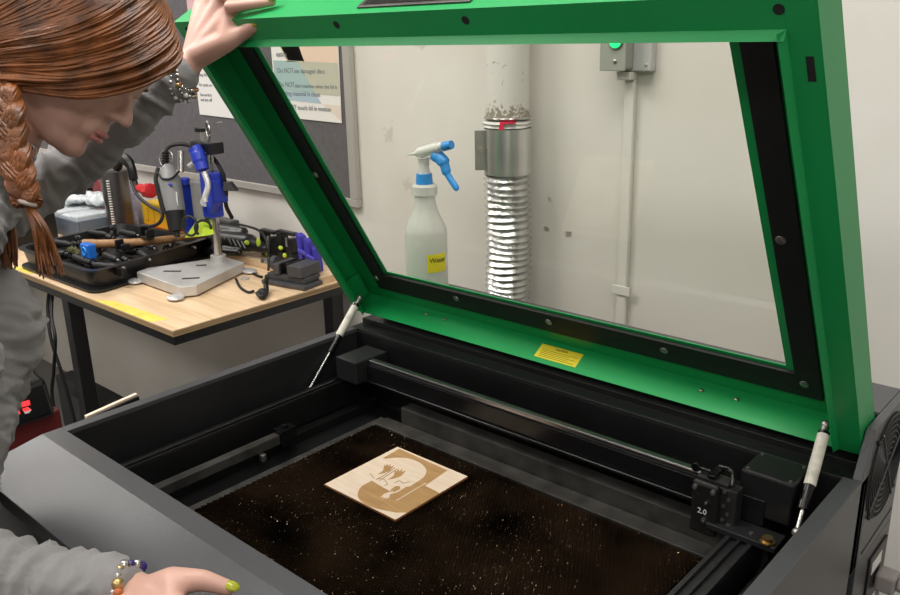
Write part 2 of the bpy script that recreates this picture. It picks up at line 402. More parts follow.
MB().box(.003, W-.003, -.085, -.0005, RB, -.0405).build('front_panel', m_black, lc, bevel=.002)
MB().box(.01, W-.01, -.08, .78, FL, RB-.001).build('cabinet_base', m_black, lc, bevel=.003)
MB().box(0, W, .5958, .628, -.14, -.0003).build('rear_rim', m_black, lc, bevel=.002)
MB().box(.0, .928, .6282, .684, -.14, .0085).box(.0, .928, .684, .6865, .0085, .056).build('hinge_sill', m_black, lc, bevel=.001)
b = MB().box(0, .9285, .687, .785, -.14, .058).box(0, W, .6285, .785, RB, -.1405)
b.box(.9287, W, .63, .785, -.14, .058)
b.hexa([(.9287, .598, -.14), (W, .598, -.14), (W, .63, -.14), (.9287, .63, -.14), (.9287, .598, 0.001), (W, .598, 0.001), (W, .63, .058), (.9287, .63, .058)])
b.build('rear_housing', m_body, lc, bevel=.0012)
# seams, fan, inlet on the right side
MB().box(W, W+.0006, .6125, .6135, -.5, -.01).build('panel_seam', m_blackmatte, lc)
MB().hexa([(W, .645, -.128), (W+.0006, .645, -.128), (W+.0006, .646, -.126), (W, .646, -.126), (W, .778, -.122), (W+.0006, .778, -.122), (W+.0006, .779, -.120), (W, .779, -.120)]).build('panel_seam', m_blackmatte, lc)
fy, fz, fr = .702, -.020, .0735
fan = MB().cyl((W-.002, fy, fz), (W+.0008, fy, fz), fr, seg=48).build('fan_opening', m_blackmatte, lc, smooth=True)
g = MB()
for k in range(1, 9): g.torus((W+.0025, fy, fz), .010+.0076*k, .0010, (1, 0, 0), 48, 6)
g.build('guard_rings', m_black, fan, smooth=True)
g = MB()
for a in (35, 125):
    ca, sa = math.cos(math.radians(a)), math.sin(math.radians(a))
    g.cyl((W+.0036, fy-ca*fr, fz-sa*fr), (W+.0036, fy+ca*fr, fz+sa*fr), .0013, seg=8)
g.build('guard_spokes', mat('dark_spoke', (.10, .10, .10), .4, .6), fan, smooth=True)
for a in (45, 135, 225, 315):
    MB().sph((W+.002, fy+.076*math.cos(math.radians(a)), fz+.076*math.sin(math.radians(a))), (.0025, .0035, .0035)).build('fan_screw', m_black, lc, smooth=True)
inl = MB().box(W, W+.003, .690, .770, -.250, -.160).build('power_inlet', m_black, lc, bevel=.001)
MB().box(W+.003, W+.0036, .702, .745, -.190, -.172).build('inlet_label', m_white, inl)
MB().box(W+.003, W+.0036, .71, .74, -.246, -.236).build('inlet_label', m_white, inl)
pc_t = thing('mains_lead', (W, .74, -.212), 'grey power plug and cord plugged into the right side of the laser cutter', 'power cord')
m_cord = mat('grey_cord', (.30, .27, .26), .45)
MB().box(W+.0037, W+.030, .722, .752, -.226, -.198).cyl((W+.03, .737, -.212), (W+.052, .738, -.213), .011, .008).build('plug', m_cord, pc_t, smooth=False, bevel=.004)
MB().tube(catmull([(W+.050, .738, -.213), (W+.09, .742, -.218), (W+.16, .76, -.27), (W+.19, .82, -.45), (W+.18, .93, -.75), (W+.05, 1.0, -.905)]), .0042).build('cord', m_cord, pc_t, smooth=True)
# interior
MB().box(.0199, W-.0221, .002, .5955, -.160, -.136).build('tub_floor', m_black, lc)
MB().box(.0199, .0215, .0287, .5955, -.136, -.006).box(W-.0238, W-.0221, .0287, .5955, -.136, -.006).box(.0215, W-.0238, .0287, .0300, -.136, -.03).build('tub_wall', m_inner, lc)
MB().box(.0215, W-.0238, .592, .5955, -.136, -.004).build('rear_tub_wall', m_black, lc)
# honeycomb bed
BX0, BX1, BY0, BY1, BZ = .166, .789, .035, .496, -.120
b = MB().box(.150, BX0, BY0-.0, .527, -.136, BZ-.003).box(BX0, BX1+.03, BY1, .527, -.136, BZ+.001).box(BX1, BX1+.03, BY0, BY1, -.136, BZ-.001)
b.build('bed_frame', m_strip, lc, bevel=.001)
b = MB().box(.20, .86, .529, .556, -.136, -.091).build('rear_ledge', m_strip, lc, bevel=.002)
MB().box(BX0, BX1, BY0, BY1, -.136, -.1305).build('bed_tray', mat('sooty_tray', (.012, .008, .006), .55, 0, .8, 14, .4, 80), lc)
s = .0058; hbm = bmesh.new(); hz0, hz1 = -.1305, BZ
dxh = s; dyh = s*math.sqrt(3)/2
def wallq(p, q):
    v = [hbm.verts.new((*p, hz0)), hbm.verts.new((*q, hz0)), hbm.verts.new((*q, hz1)), hbm.verts.new((*p, hz1))]; hbm.faces.new(v)
R_ = s/math.sqrt(3); row = 0; y = BY0
while y < BY1:
    x = BX0 + (s/2 if row % 2 else 0)
    while x < BX1:
        vs = [(x+R_*math.sin(math.radians(a)), y+R_*math.cos(math.radians(a))) for a in (0, 60, 120, 180)]
        if BX0 < vs[1][0] < BX1 and BY0 < vs[0][1] < BY1 and BY0 < vs[3][1]:
            for a, c in zip(vs, vs[1:]): wallq(a, c)
        x += s
    y += dyh; row += 1
hm = MB(); hm.bm.free(); hm.bm = hbm
m_comb = mat('charred_honeycomb', (.062, .037, .021), .40, .6, .9, 9, 0, 1)
hm.build('honeycomb', m_comb, lc)['kind'] = 'stuff'
fl = MB()  # light glinting off the cell edges, put in as tiny bright facets
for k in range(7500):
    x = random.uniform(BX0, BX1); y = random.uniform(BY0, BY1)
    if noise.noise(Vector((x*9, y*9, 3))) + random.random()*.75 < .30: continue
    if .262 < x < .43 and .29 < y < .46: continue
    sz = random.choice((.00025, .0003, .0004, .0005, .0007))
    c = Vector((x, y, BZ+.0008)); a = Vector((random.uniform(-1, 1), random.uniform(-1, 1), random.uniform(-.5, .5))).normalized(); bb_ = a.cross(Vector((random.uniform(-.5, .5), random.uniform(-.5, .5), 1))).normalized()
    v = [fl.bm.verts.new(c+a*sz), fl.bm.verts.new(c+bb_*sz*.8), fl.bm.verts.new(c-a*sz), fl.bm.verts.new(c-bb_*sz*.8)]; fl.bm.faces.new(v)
fl.build('comb_glints', mat('glint_metal', (.62, .44, .26), .42, 1.), lc)['kind'] = 'stuff'
# left rail
b = MB().box(.048, .071, .031, .575, -.118, -.070).box(.048, .053, .031, .575, -.070, -.067).box(.058, .0605, .031, .575, -.070, -.067).box(.0665, .071, .031, .575, -.070, -.067)
b.build('left_rail', m_black, lc, bevel=.0008)
MB().box(.0545, .0575, .031, .50, -.0698, -.0675).build('left_belt', m_strip, lc)
MB().box(.098, .114, .06, .330, -.112, -.094).build('guide_bar', m_strip, lc, bevel=.002)
MB().box(.096, .118, .330, .362, -.118, -.088).cyl((.107, .345, -.088), (.107, .345, -.082), .006).build('guide_block', m_blackgloss, lc, bevel=.001)
MB().box(.112, .122, .285, .295, -.125, -.112).build('guide_stud', m_dullsteel, lc, bevel=.002)
MB().box(.074, .094, .031, .575, -.136, -.120).build('inner_channel', m_black, lc)
# gantry
MB().box(.062, .117, .503, .580, -.062, -.020).build('left_end_cover', mat('satin_black_cover', (.014, .014, .015), .38), lc, bevel=.0015)
MB().box(.100, .85, .528, .560, -.066, -.030).box(.100, .85, .560, .575, -.055, -.04).build('gantry_beam', mat('anodised_black', (.012, .012, .013), .25, .3), lc, bevel=.001)
MB().box(.118, .80, .532, .545, -.0298, -.0215).build('linear_rail', mat('rail_dark_steel', (.42, .42, .43), .3, 1), lc, bevel=.002)
MB().cyl((.118, .525, -.060), (.80, .525, -.060), .0022, seg=10).build('drive_belt', m_blackgloss, lc, smooth=True)
rr = MB().box(.815, .882, .530, .590, -.055, .004).build('motor_cover', mat('satin_black_motor', (.011, .011, .012), .36), lc, bevel=.003)
for x, y in ((.821, .583), (.821, .537), (.875, .583), (.875, .537)):
    MB().cyl((x, y, .004), (x, y, .0052), .0022, seg=12).build('cover_screw', m_dullsteel, rr, smooth=True)
b = MB().box(.790, .880, .492, .528, -.074, -.066).build('carriage_plate', m_inner, lc, bevel=.001)
MB().cyl((.868, .498, -.066), (.868, .498, -.058), .0065).cyl((.868, .498, -.0655), (.868, .498, -.063), .009).build('pulley', m_brass, lc, smooth=True)
for x in (.815, .845): MB().cyl((x, .505, -.066), (x, .505, -.0645), .003, seg=12).build('plate_screw', m_dullsteel, b, smooth=True)
b = MB().box(.818, .852, .031, .575, -.118, -.078).box(.818, .824, .031, .575, -.078, -.073).box(.833, .837, .031, .575, -.078, -.073).box(.846, .852, .031, .575, -.078, -.073)
b.build('right_rail', m_inner, lc, bevel=.0008)
MB().box(.866, .900, .031, .575, -.13, -.1).build('cable_tray', m_black, lc)
# laser head
HX = .010
lh = MB().box(.756, .792, .4960, .506, -.088, -.014).xf(Matrix.Translation((HX, 0, 0))).build('laser_head', mat('head_black', (.012, .011, .011), .4), lc, bevel=.004)
MB().box(.772, .822, .507, .527, -.080, -.018).box(.767, .81, .508, .526, -.018, -.012).build('head_block', m_blackmatte, lh, bevel=.002)
for x, z in ((.7715, -.022), (.796, -.022), (.788, -.040), (.786, -.066)):
    MB().cyl((x, .4925, z), (x, .4962, z), .0034 if z > -.03 or z < -.06 else .002, seg=16).cyl((x, .4918, z), (x, .4928, z), .0018, seg=6).build('head_screw', m_dullsteel, lh, smooth=True)
for x, z in ((.774, -.080), (.793, -.080), (.775, -.031)):
    MB().cyl((x, .4957, z), (x, .4962, z), .0022, seg=12).build('screw_hole', m_blackmatte, lh)
lettering('text_line', [('2.0', .0105, wtext(.7765, -.0575, .4956))], m_white, lh)
b = MB().cyl((.762, .513, -.006), (.762, .520, -.006), .0062).cyl((.768, .516, -.006), (.782, .516, -.006), .0025)
b.box(.782, .792, .505, .535, -.010, -.005).tube(catmull([(.785, .532, -.004), (.80, .53, -.002), (.81, .52, -.004), (.815, .507, -.012)]), .003)
b.build('head_fittings', m_blackgloss, lh, smooth=True, bevel=.0005)
for k in range(6):
    MB().cyl((.806+.006*(k % 2), .5045, -.022-.010*k), (.806+.006*(k % 2), .507, -.022-.010*k), .0025, seg=10).build('side_screw', m_dullsteel, lh, smooth=True)
# ---- lid
FW, AW = .0328, .0278
GL, GR, GB, GT = .0695, .8215, .0846, .578
lid = MB()
lbox(lid, U0, GL, 0, LL, LT-.0015, LT); lbox(lid, GR, U1, 0, LL, LT-.0015, LT)
lbox(lid, GL, GR, 0, GB, LT-.0015, LT); lbox(lid, GL, GR, GT, LL, LT-.0015, LT)
lbox(lid, U0, U0+.0015, 0, LL, 0, LT-.0015); lbox(lid, U1-.0015, U1, 0, LL, 0, LT-.0015)
lbox(lid, U0+.0015, U1-.0015, 0, .0015, 0, LT-.0015); lbox(lid, U0+.0015, U1-.0015, LL-.0015, LL, 0, LT-.0015)
lbox(lid, U0+.0015, U0+AW, .0015, LL-.0015, 0, .0015); lbox(lid, U1-AW, U1-.0015, 0.0015, LL-.0015, 0, .0015)
lbox(lid, U0+AW, U1-AW, LL-FW, LL-.0015, 0, .0015)
# hems turned outward
def hem(a, bq, dv, du):
    p = [L(*a), L(*bq)]; q = [L(a[0]+du, a[1]+dv, a[2]-.0085), L(bq[0]+du, bq[1]+dv, bq[2]-.0085)]
    nrm = L(0, 0, 0)-L(0, 0, .001)
    lid.hexa([p[0], p[1], q[1], q[0], p[0]-nrm, p[1]-nrm, q[1]-nrm, q[0]-nrm])
hem((U0+AW, LL-FW, 0), (U1-AW, LL-FW, 0), -.0065, 0)
hem((U1-AW, LL-FW, 0), (U1-AW, .0015, 0), 0, -.0055)
hem((U0+AW, LL-FW, 0), (U0+AW, .0015, 0), 0, .004)
lido = lid.build('lid', m_green, lc, bevel=.0006)
g = MB(); e = .0125
for a in ((GL-.045, GL-e, .034, .612), (GR+e, GR+.045, .034, .612), (GL-e, GR+e, .034, GB-.006), (GL-e, GR+e, GT+.004, .612)):
    lbox(g, a[0], a[1], a[2], a[3], LT-.007, LT-.0016)
g.build('gasket', m_rubber, lido, bevel=.0005)
glass = bpy.data.materials.new('tinted_acrylic'); glass.use_nodes = True; nt = glass.node_tree
for n_ in list(nt.nodes): nt.nodes.remove(n_)
o_ = nt.nodes.new('ShaderNodeOutputMaterial'); tr = nt.nodes.new('ShaderNodeBsdfTransparent'); gl = nt.nodes.new('ShaderNodeBsdfGlossy'); mx = nt.nodes.new('ShaderNodeMixShader')
tr.inputs[0].default_value = (.955, .955, .93, 1); gl.inputs['Roughness'].default_value = .03; mx.inputs[0].default_value = .025
nt.links.new(tr.outputs[0], mx.inputs[1]); nt.links.new(gl.outputs[0], mx.inputs[2]); nt.links.new(mx.outputs[0], o_.inputs[0])
g = MB(); lbox(g, GL-.01, GR+.01, GB-.005, GT+.003, LT-.0012, LT-.0004); g.build('window_pane', glass, lido)
for u, v in ((.033, .064), (.237, .062), (.436, .06), (.642, .06), (.845, .062), (.844, .318), (.033, .318), (.845, .595), (.033, .595), (.44, .597)):
    MB().lathe(L(u, v, LT-.0068), [(.0062, 0), (.0058, .0012), (.003, .0022), (.0005, .0025)], 16, L(0, 0, 0)-L(0, 0, 1)).build('pane_bolt', m_dullsteel, lido, smooth=True)
for u in (-.005, .337, .551, .895):
    MB().cyl(L(u, .627, -.0004), L(u, .627, .0002), .0052, seg=16).build('round_hole', m_blackmatte, lido)
g = MB(); lbox(g, .9125, .9195, .557, .582, -.0004, .0002); g.build('latch_slot', m_blackmatte, lido)
for u, n in ((.141, .034), (.187, .034), (.695, .031), (.748, .032)):
    MB().sph(L(u, .0022, n), (.0042, .0042, .0022)).build('wall_screw', m_screw, lido, smooth=True)
g = MB(); lbox(g, .406, .488, .0016, .0021, .0095, .038); wl = g.build('warning_label', m_ylabel, lido)
g = MB()
for k in range(5): lbox(g, .413, .481-.012*(k % 2), .0021, .0023, .0130+.0034*k, .0136+.0034*k)
g.build('fine_print', m_ink, wl)
# text basis on the lid's bottom wall: x along u, y towards the pane
ey = (L(0, 0, 1)-L(0, 0, 0)); ez = (L(0, 1, 0)-L(0, 0, 0))
tm = Matrix(((1, 0, 0), (0, ey.y, ey.z), (0, ez.y, ez.z))).transposed().to_4x4(); tm.translation = L(.436, .0023, .0315)
lettering('text_line', [('CAUTION', .0052, tm)], m_ink, wl)
g = MB(); lbox(g, .374, .556, LL, LL+.0025, .011, .044); hn = g.build('handle', m_strip, lido, bevel=.001)
g = MB(); lbox(g, .382, .548, LL+.0025, LL+.003, .016, .040); g.build('handle_recess', m_blackgloss, hn)
for u0, u1 in ((U0+.0016, U0+.012), (U1-.040, U1-.0289)):
    g = MB().hexa([L(u0, .012, .006), L(u1, .012, .006), L(u1, .075, .004), L(u0, .075, .004), L(u0, .012, .040), L(u1, .012, .040), L(u1, .062, .046), L(u0, .062, .046)])
    g.build('strut_bracket', m_green, lido, bevel=.002)
# struts
m_sleeve = mat('strut_sticker', (.66, .63, .55), .5, 0, .25, 60)
for p0, p1, k0, k1 in (((.034, .457, -.080), L(.005, .040, .004), .40, .58), ((.900, .502, -.040), L(.884, .040, .004), .20, .42)):
    p0 = Vector(p0); d = (p1-p0); nrm = d.normalized()
    st = MB().cyl(p0+d*k0, p0+d*.93, .0072).build('gas_strut', m_blackgloss, lc, smooth=True)
    MB().cyl(p0, p0+d*k0, .0032).build('rod', m_steel, st, smooth=True)
    MB().cyl(p0+d*k1, p0+d*.90, .0073).build('sticker', m_sleeve, st, smooth=True)
    MB().cyl(p0+d*.92, p1, .005).sph(p1, .0065).build('ball_joint', m_dullsteel, st, smooth=True)
    MB().sph(p0, .006).build('lower_ball_joint', m_dullsteel, st, smooth=True)

# ---------------------------------------------------------------- wooden tile with engraving
TX0, TX1, TY0, TY1, TZ = .2665, .4205, .296, .4535, BZ+.0012
t = thing('engraved_tile', ((TX0+TX1)/2, (TY0+TY1)/2, TZ), 'square birch tile with tan engraved shapes and small hands on the cutter bed', 'wooden tile')
MB().box(TX0, TX1, TY0, TY1, TZ, TZ+.0032).build('sheet', m_birch, t)
MB().box(TX0-.0006, TX0-.0001, TY0, TY1, TZ, TZ+.0030).box(TX0, TX1, TY0-.0006, TY0-.0001, TZ, TZ+.0030).box(TX1+.0001, TX1+.0006, TY0, TY1, TZ, TZ+.0030).box(TX0, TX1, TY1+.0001, TY1+.0006, TZ, TZ+.0030).build('burnt_edge', mat('burnt_edge', (.30, .12, .04), .7), t)
def tile_pt(px, py):
    """a point of the engraving, read in the close crop, as a point on the tile"""
    x = 315+px/5.4545; y = 440+py/5.4545
    d = FWD+RGT*((x-450)/FPX)-UPV*((y-297.5)/FPX); k = (TZ+.0032-CAM.z)/d.z; p = CAM+d*k
    return Vector((min(max(p.x, TX0), TX1), min(max(p.y, TY0), TY1), TZ+.0032))
def engr(name, pts, m_, h=.00012):
    vs = [tile_pt(*p) for p in pts]
    MB().prism(vs, (0, 0, h)).build(name, m_, t)
def smooth2(p): return [(v.x, v.y) for v in catmull([(*q, 0) for q in p], 6)]
engr('tan_background', [(460, 48), (722, 166), (600, 250), (690, 294), (505, 397)]+smooth2([(440, 396), (330, 372), (265, 345), (234, 308), (240, 272), (262, 248), (310, 222)])+[(330, 235), (405, 278)]+smooth2([(520, 252), (590, 205), (607, 165), (580, 130), (530, 106), (460, 96), (385, 102)])+[(372, 98)], m_engr)
m_hand = wood_mat('engraved_line', (.30, .15, .05), (.42, .24, .09), (6, 40, 40))
def hand_shape(cx, cy, sx, sy, name='engraved_hand', m_=m_engr, h=.00018):
    engr(name, [(cx-12*sx, cy-14*sy), (cx-10*sx, cy-34*sy), (cx-2*sx, cy-20*sy), (cx+6*sx, cy-42*sy), (cx+11*sx, cy-21*sy), (cx+26*sx, cy-40*sy), (cx+22*sx, cy-17*sy), (cx+44*sx, cy-26*sy), (cx+30*sx, cy-4*sy), (cx+18*sx, cy+12*sy), (cx-10*sx, cy+26*sy), (cx-48*sx, cy+36*sy), (cx-18*sx, cy+10*sy)], m_, h)
hand_shape(388, 160, 1.0, .8); hand_shape(448, 188, 1.1, .8)
hand_shape(395, 300, -.9, -.6, 'pale_hand', m_birch, .00022)
def stroke(pts, wd, m_, name='engraved_line'):
    P = [tile_pt(*p) for p in catmull([(*p, 0) for p in pts], 5) for p in [(p[0], p[1])]]
    l = []; r_ = []
    for i, p in enumerate(P):
        d = (P[min(i+1, len(P)-1)]-P[max(i-1, 0)]).normalized(); nn = Vector((-d.y, d.x, 0))*wd
        l.append(p+nn); r_.append(p-nn)
    MB().prism(l+r_[::-1], (0, 0, .0003)).build(name, m_, t)
stroke([(436, 150), (390, 185), (335, 215)], .0006, m_hand); stroke([(448, 158), (400, 190), (350, 222)], .0006, m_hand)
stroke([(445, 330), (520, 285), (605, 235)], .0008, m_birch, 'pale_line'); stroke([(390, 295), (440, 285), (500, 250)], .0016, m_birch, 'pale_line')
stroke([(435, 235), (460, 222), (480, 235), (515, 228)], .0005, m_hand); stroke([(330, 215), (370, 212), (395, 240), (375, 250)], .0005, m_hand)
stroke([(300, 185), (312, 195), (320, 210)], .0005, m_hand)
engr('engraved_patch', [(412, 272), (440, 252), (465, 252), (462, 266), (430, 285)], m_engr, .0003)

# ---------------------------------------------------------------- workbench
TZT = -.100
t = thing('workbench', (-1.3, .8, FL), 'plywood topped workbench with a black steel frame against the back wall', 'workbench')
MB().box(-2.9, -.517, .506, WY-.02, TZT-.003, TZT).build('tabletop', m_ply, t)
MB().box(-2.9, -.517, .506, WY-.02, TZT-.0155, TZT-.0031).build('plywood_core', m_plyedge, t)
MB().box(-2.9, -.518, .507, .530, TZT-.037, TZT-.0158).box(-.541, -.518, .530, WY-.02, TZT-.037, TZT-.0158).box(-2.9, -.541, WY-.043, WY-.02, TZT-.037, TZT-.0158).build('frame', m_black, t, bevel=.001)
for x, y in ((-1.09, .510), (-.56, 1.0), (-2.85, .51), (-2.85, 1.0)):
    MB().box(x-.02, x+.02, y, y+.04, FL, TZT-.0375).build('leg', m_black, t, bevel=.002)
for pts in ([(-.90, .5065), (-.62, .5065), (-.60, .545), (-.85, .535)], [(-1.42, .507), (-1.30, .507), (-1.28, .60), (-1.40, .58)]):
    MB().prism([(x, y, TZT) for x, y in pts], (0, 0, .0003)).build('yellow_tape', mat('yellow_tape', (.72, .58, .10), .6, 0, .15, 30), t)
bl = thing('raised_plank', (-.9, 1.0, TZT), 'pale wooden plank lying along the back of the bench by the wall', 'plank')
MB().box(-.985, -.53, .962, 1.052, TZT+.0003, TZT+.020).build('board', m_ply, bl, bevel=.001)

# --- drill press stand
cx, cy = -.865, .864
TB = TZT+.0005
t = thing('drill_stand', (cx, cy, TB), 'benchtop drill stand with silver base, steel column and blue lever carriage', 'drill stand')
b = MB()
poly = [(-.955, .660), (-.725, .655), (-.705, .69), (-.755, .80), (-.80, .905), (-.905, .905), (-.925, .83), (-.97, .70)]
b.prism([(x, y, TB+.004) for x, y in poly], (0, 0, .027))
b.sph((-.728, .640, TB+.006), (.026, .022, .007)).sph((-.955, .652, TB+.006), (.026, .02, .007)).sph((-.79, .91, TB+.006), (.03, .02, .007))
b.build('base', m_alum, t, smooth=False, bevel=.004)
for (x0, y0, x1, y1) in ((-.90, .71, -.86, .74), (-.79, .70, -.76, .735), (-.88, .80, -.86, .82)):
    d = Vector((x1-x0, y1-y0, 0)).normalized(); nn = Vector((-d.y, d.x, 0))*.006
    p = Vector((x0, y0, TB+.0312)); q = Vector((x1, y1, TB+.0312)); MB().prism([p+nn, q+nn, q-nn, p-nn], (0, 0, .0004)).build('slot', m_blackmatte, t)
MB().cyl((cx, cy, TB+.018), (cx, cy, TB+.052), .0235, .0215).build('column_socket', m_alum, t, smooth=True, bevel=.002)
MB().cyl((cx, cy, TB+.050), (cx, cy, .300), .0130).build('column', m_steel, t, smooth=True)
MB().box(cx-.045, cx+.052, cy-.022, cy+.022, .240, .272).build('top_bracket', m_black, t, bevel=.003)
MB().cyl((cx-.01, cy, .272), (cx-.01, cy, .300), .008).cyl((cx-.01, cy, .298), (cx-.01, cy, .308), .022).build('height_knob', m_black, t, smooth=True)
MB().torus((cx+.032, cy-.01, .306), .022, .0028, (.4, 1, 0)).tube([(cx+.052, cy, .320), (cx+.085, cy, .328)], .0022).build('hanging_ring', m_steel, t, smooth=True)
MB().cyl((cx+.042, cy-.012, .240), (cx+.042, cy-.012, .216), .004).build('hook', m_steel, t, smooth=True)
b = MB().box(cx-.012, cx+.046, cy-.026, cy+.024, .105, .190).prism([(cx+.0, cy-.030, .15), (cx+.055, cy-.030, .175), (cx+.05, cy-.030, .11), (cx+.02, cy-.03, .07)], (0, .03, 0)).box(cx-.018, cx+.024, cy-.024, cy+.02, .062, .105)
b.build('carriage', m_blue, t, bevel=.005)
MB().box(cx-.075, cx-.02, cy-.02, cy+.02, .02, .16).build('carriage_plate', m_greytool, t, bevel=.004)
MB().box(cx-.115, cx-.095, cy-.03, cy+.0, .0, .155).cyl((cx-.10, cy-.02, .145), (cx-.10, cy-.02, .165), .015).build('slide', m_blue, t, bevel=.003)
b = MB().tube(catmull([at(189, 166, 2.30), at(199, 159, 2.28), at(204, 152, 2.27)]), .0065)
b.tube(catmull([at(204, 172, 2.27), at(208, 185, 2.27), at(205, 197, 2.27), at(205, 202, 2.27)]), .008).cyl(at(205, 202, 2.35), at(205, 202, 2.32), .013)
b.build('lever_arm', m_alum, t, smooth=True)
MB().tube(catmull([at(194, 147, 2.27), at(197, 152, 2.27), at(200, 161, 2.27), at(203, 171, 2.27)]), [.010]+[.0185]*8+[.0205]*8+[.018]*7+[.009], 16).build('lever_knob', m_blue, t, smooth=True)
MB().cyl(at(181, 172, 2.40), at(181, 151, 2.40), .009).build('guide_pin', m_steel, t, smooth=True)
# --- rotary tool in the stand
def rt(px, py): return at(px, py, 2.36)
t = thing('rotary_tool', rt(172, 225), 'grey and black rotary tool hanging upright in the drill stand', 'rotary tool')
blob('body', [('c', rt(168, 170), .020, rt(170, 182), .031), ('c', rt(170, 182), .032, rt(174, 204), .029), ('c', rt(174, 204), .029, rt(176, 213), .026)], m_greytool, t, .004, 3)
MB().cyl(rt(175, 211), rt(177, 231), .028, .022).cyl(rt(177, 231), rt(177, 237), .008).build('nose_cap', m_black, t, smooth=True)
MB().tube(catmull([rt(160, 173)-FWD*.02, rt(166, 180)-FWD*.032, rt(175, 180)-FWD*.032, rt(180, 172)-FWD*.01]), .003).build('rubber_grip', m_rubber, t, smooth=True)
MB().tube(catmull([rt(158, 168), rt(157, 180)-FWD*.01, rt(161, 198)-FWD*.01, rt(165, 214)-FWD*.01]), .006).build('rubber_grip', m_rubber, t, smooth=True)
MB().sph(rt(174, 186)-FWD*.031, (.010, .004, .004)).build('blue_button', m_blue, t, smooth=True)
MB().box(-.0022, .0022, -.001, .001, -.026, .026).xf(Matrix.Translation(rt(180, 202)-FWD*.024) @ Matrix.Rotation(.05, 4, 'Y')).build('name_strip', m_white, t)
MB().torus(rt(166, 158), .023, .0014, FWD+RGT*.4).build('hanger_loop', m_steel, t, smooth=True)
g = MB().cyl(rt(166, 170), rt(165, 152), .0065)
for k in range(6): g.torus(rt(165.5, 153+k*2.6), .008, .003, UPV, 16, 6)
g.build('cord_strain_relief', m_rubber, t, smooth=True)
MB().tube(catmull([rt(165, 152), rt(170, 146), rt(182, 144), rt(196, 148), at(212, 157, 2.31), at(222, 172, 2.30), at(226, 190, 2.32), at(226, 205, 2.36), at(232, 218, 2.40)]), .0058).build('cord', m_rubber, t, smooth=True)
t = thing('cable_clip', at(230, 190, 2.3), 'black clip on the cord beside the blue drill stand carriage', 'clip')
MB().prism([at(223, 182, 2.3), at(229, 182, 2.3), at(236, 191, 2.3), at(223, 191, 2.3)], (0, .012, 0)).build('clip_body', m_black, t, bevel=.001)

# --- press with red lever knob (left)
px0, py0 = -1.545, .93
t = thing('lever_press', (px0, py0, TB), 'dark steel column tool on a black foot with red lever knob', 'press')
MB().cyl((px0, py0, TB), (px0, py0, TB+.028), .058, .052).build('foot', m_black, t, smooth=True, bevel=.003)
MB().cyl((px0, py0, TB+.028), (px0-.008, py0, .12), .044, .046, 32).build('column', mat('dark_steel', (.16, .15, .15), .3, .9), t, smooth=True)
g = MB()
for k in range(18): g.box(px0+.022, px0+.030, py0-.045, py0-.037, -.05+.0085*k, -.047+.0085*k)
g.build('scale_marks', m_white, t)
MB().tube(catmull([(px0+.02, py0, .135), (px0+.07, py0, .17), (px0+.115, py0, .15), (px0+.125, py0, .10), (px0+.135, py0, .075)]), [.016]*8+[.018]*8+[.015]*8+[.011]*8+[.009]).build('lever', m_black, t, smooth=True)
MB().tube(catmull([(px0+.135, py0, .078), (px0+.16, py0, .080), (px0+.20, py0, .076), (px0+.235, py0, .080)]), [.010]*8+[.016]*8+[.024]*8+[.012]).build('lever_knob', m_red, t, smooth=True)

# --- black tray full of tools
A_, B_, C_, D_ = Vector((-1.41, .520)), Vector((-.93, .525)), Vector((-1.03, .955)), Vector((-1.47, .895))
def ring(k, z):
    c = (A_+B_+C_+D_)/4; return [(*(c+(p-c)*k), z) for p in (A_, B_, C_, D_)]
t = thing('tool_tray', (-1.17, .75, TB), 'open black plastic tool case lying on the workbench', 'tool case')
b = MB()
def rr_ring(k, z, rr=.05, n=5):
    P = [Vector(p) for p in ring(k, z)]; out = []
    for i in range(4):
        p = P[i]; a = (P[i-1]-p).normalized()*rr; c = (P[(i+1) % 4]-p).normalized()*rr
        for j in range(n+1):
            s_ = j/n; out.append((p+a)*(1-s_)**2+p*2*s_*(1-s_)+(p+c)*s_**2)
    return out
rings = [rr_ring(.90, TB), rr_ring(1.0, TB+.004), rr_ring(1.0, TB+.008), rr_ring(.92, TB+.010), rr_ring(.96, TB+.056), rr_ring(1.0, TB+.058), rr_ring(1.0, TB+.062), rr_ring(.93, TB+.062), rr_ring(.90, TB+.036)]
vr = [[b.bm.verts.new(p) for p in r] for r in rings]
for A, B in zip(vr, vr[1:]):
    for k in range(len(A)): b.bm.faces.new((A[k], A[(k+1) % len(A)], B[(k+1) % len(A)], B[k]))
b.bm.faces.new(vr[0][::-1]); b.bm.faces.new(vr[-1])
b.build('tray', mat('black_tray_plastic', (.012, .012, .013), .32, 0, .2, 20, .1, 200), t, smooth=True)
g = MB()
for k in range(7):
    x = -1.36+.065*k; g.box(x, x+.05, .60, .604, TB+.0362, TB+.058)
g.build('divider', m_black, t)
rnd = random.Random(3); ZF = TB+.0385
KINDS = [('socket', 'black impact socket in the open tool case', 'socket'), ('drill_bit_holder', 'long dark bit holder in the open tool case', 'bit holder')]
def in_tray(u, v): return (A_*(1-u)+B_*u)*(1-v)+(D_*(1-u)+C_*u)*v
spots = []
for i in range(6):
    for j in range(5):
        u, v = .12+.152*i+rnd.uniform(-.02, .02), .16+.165*j+rnd.uniform(-.02, .02); spots.append((u, v))
socket_src = None; holder_src = None
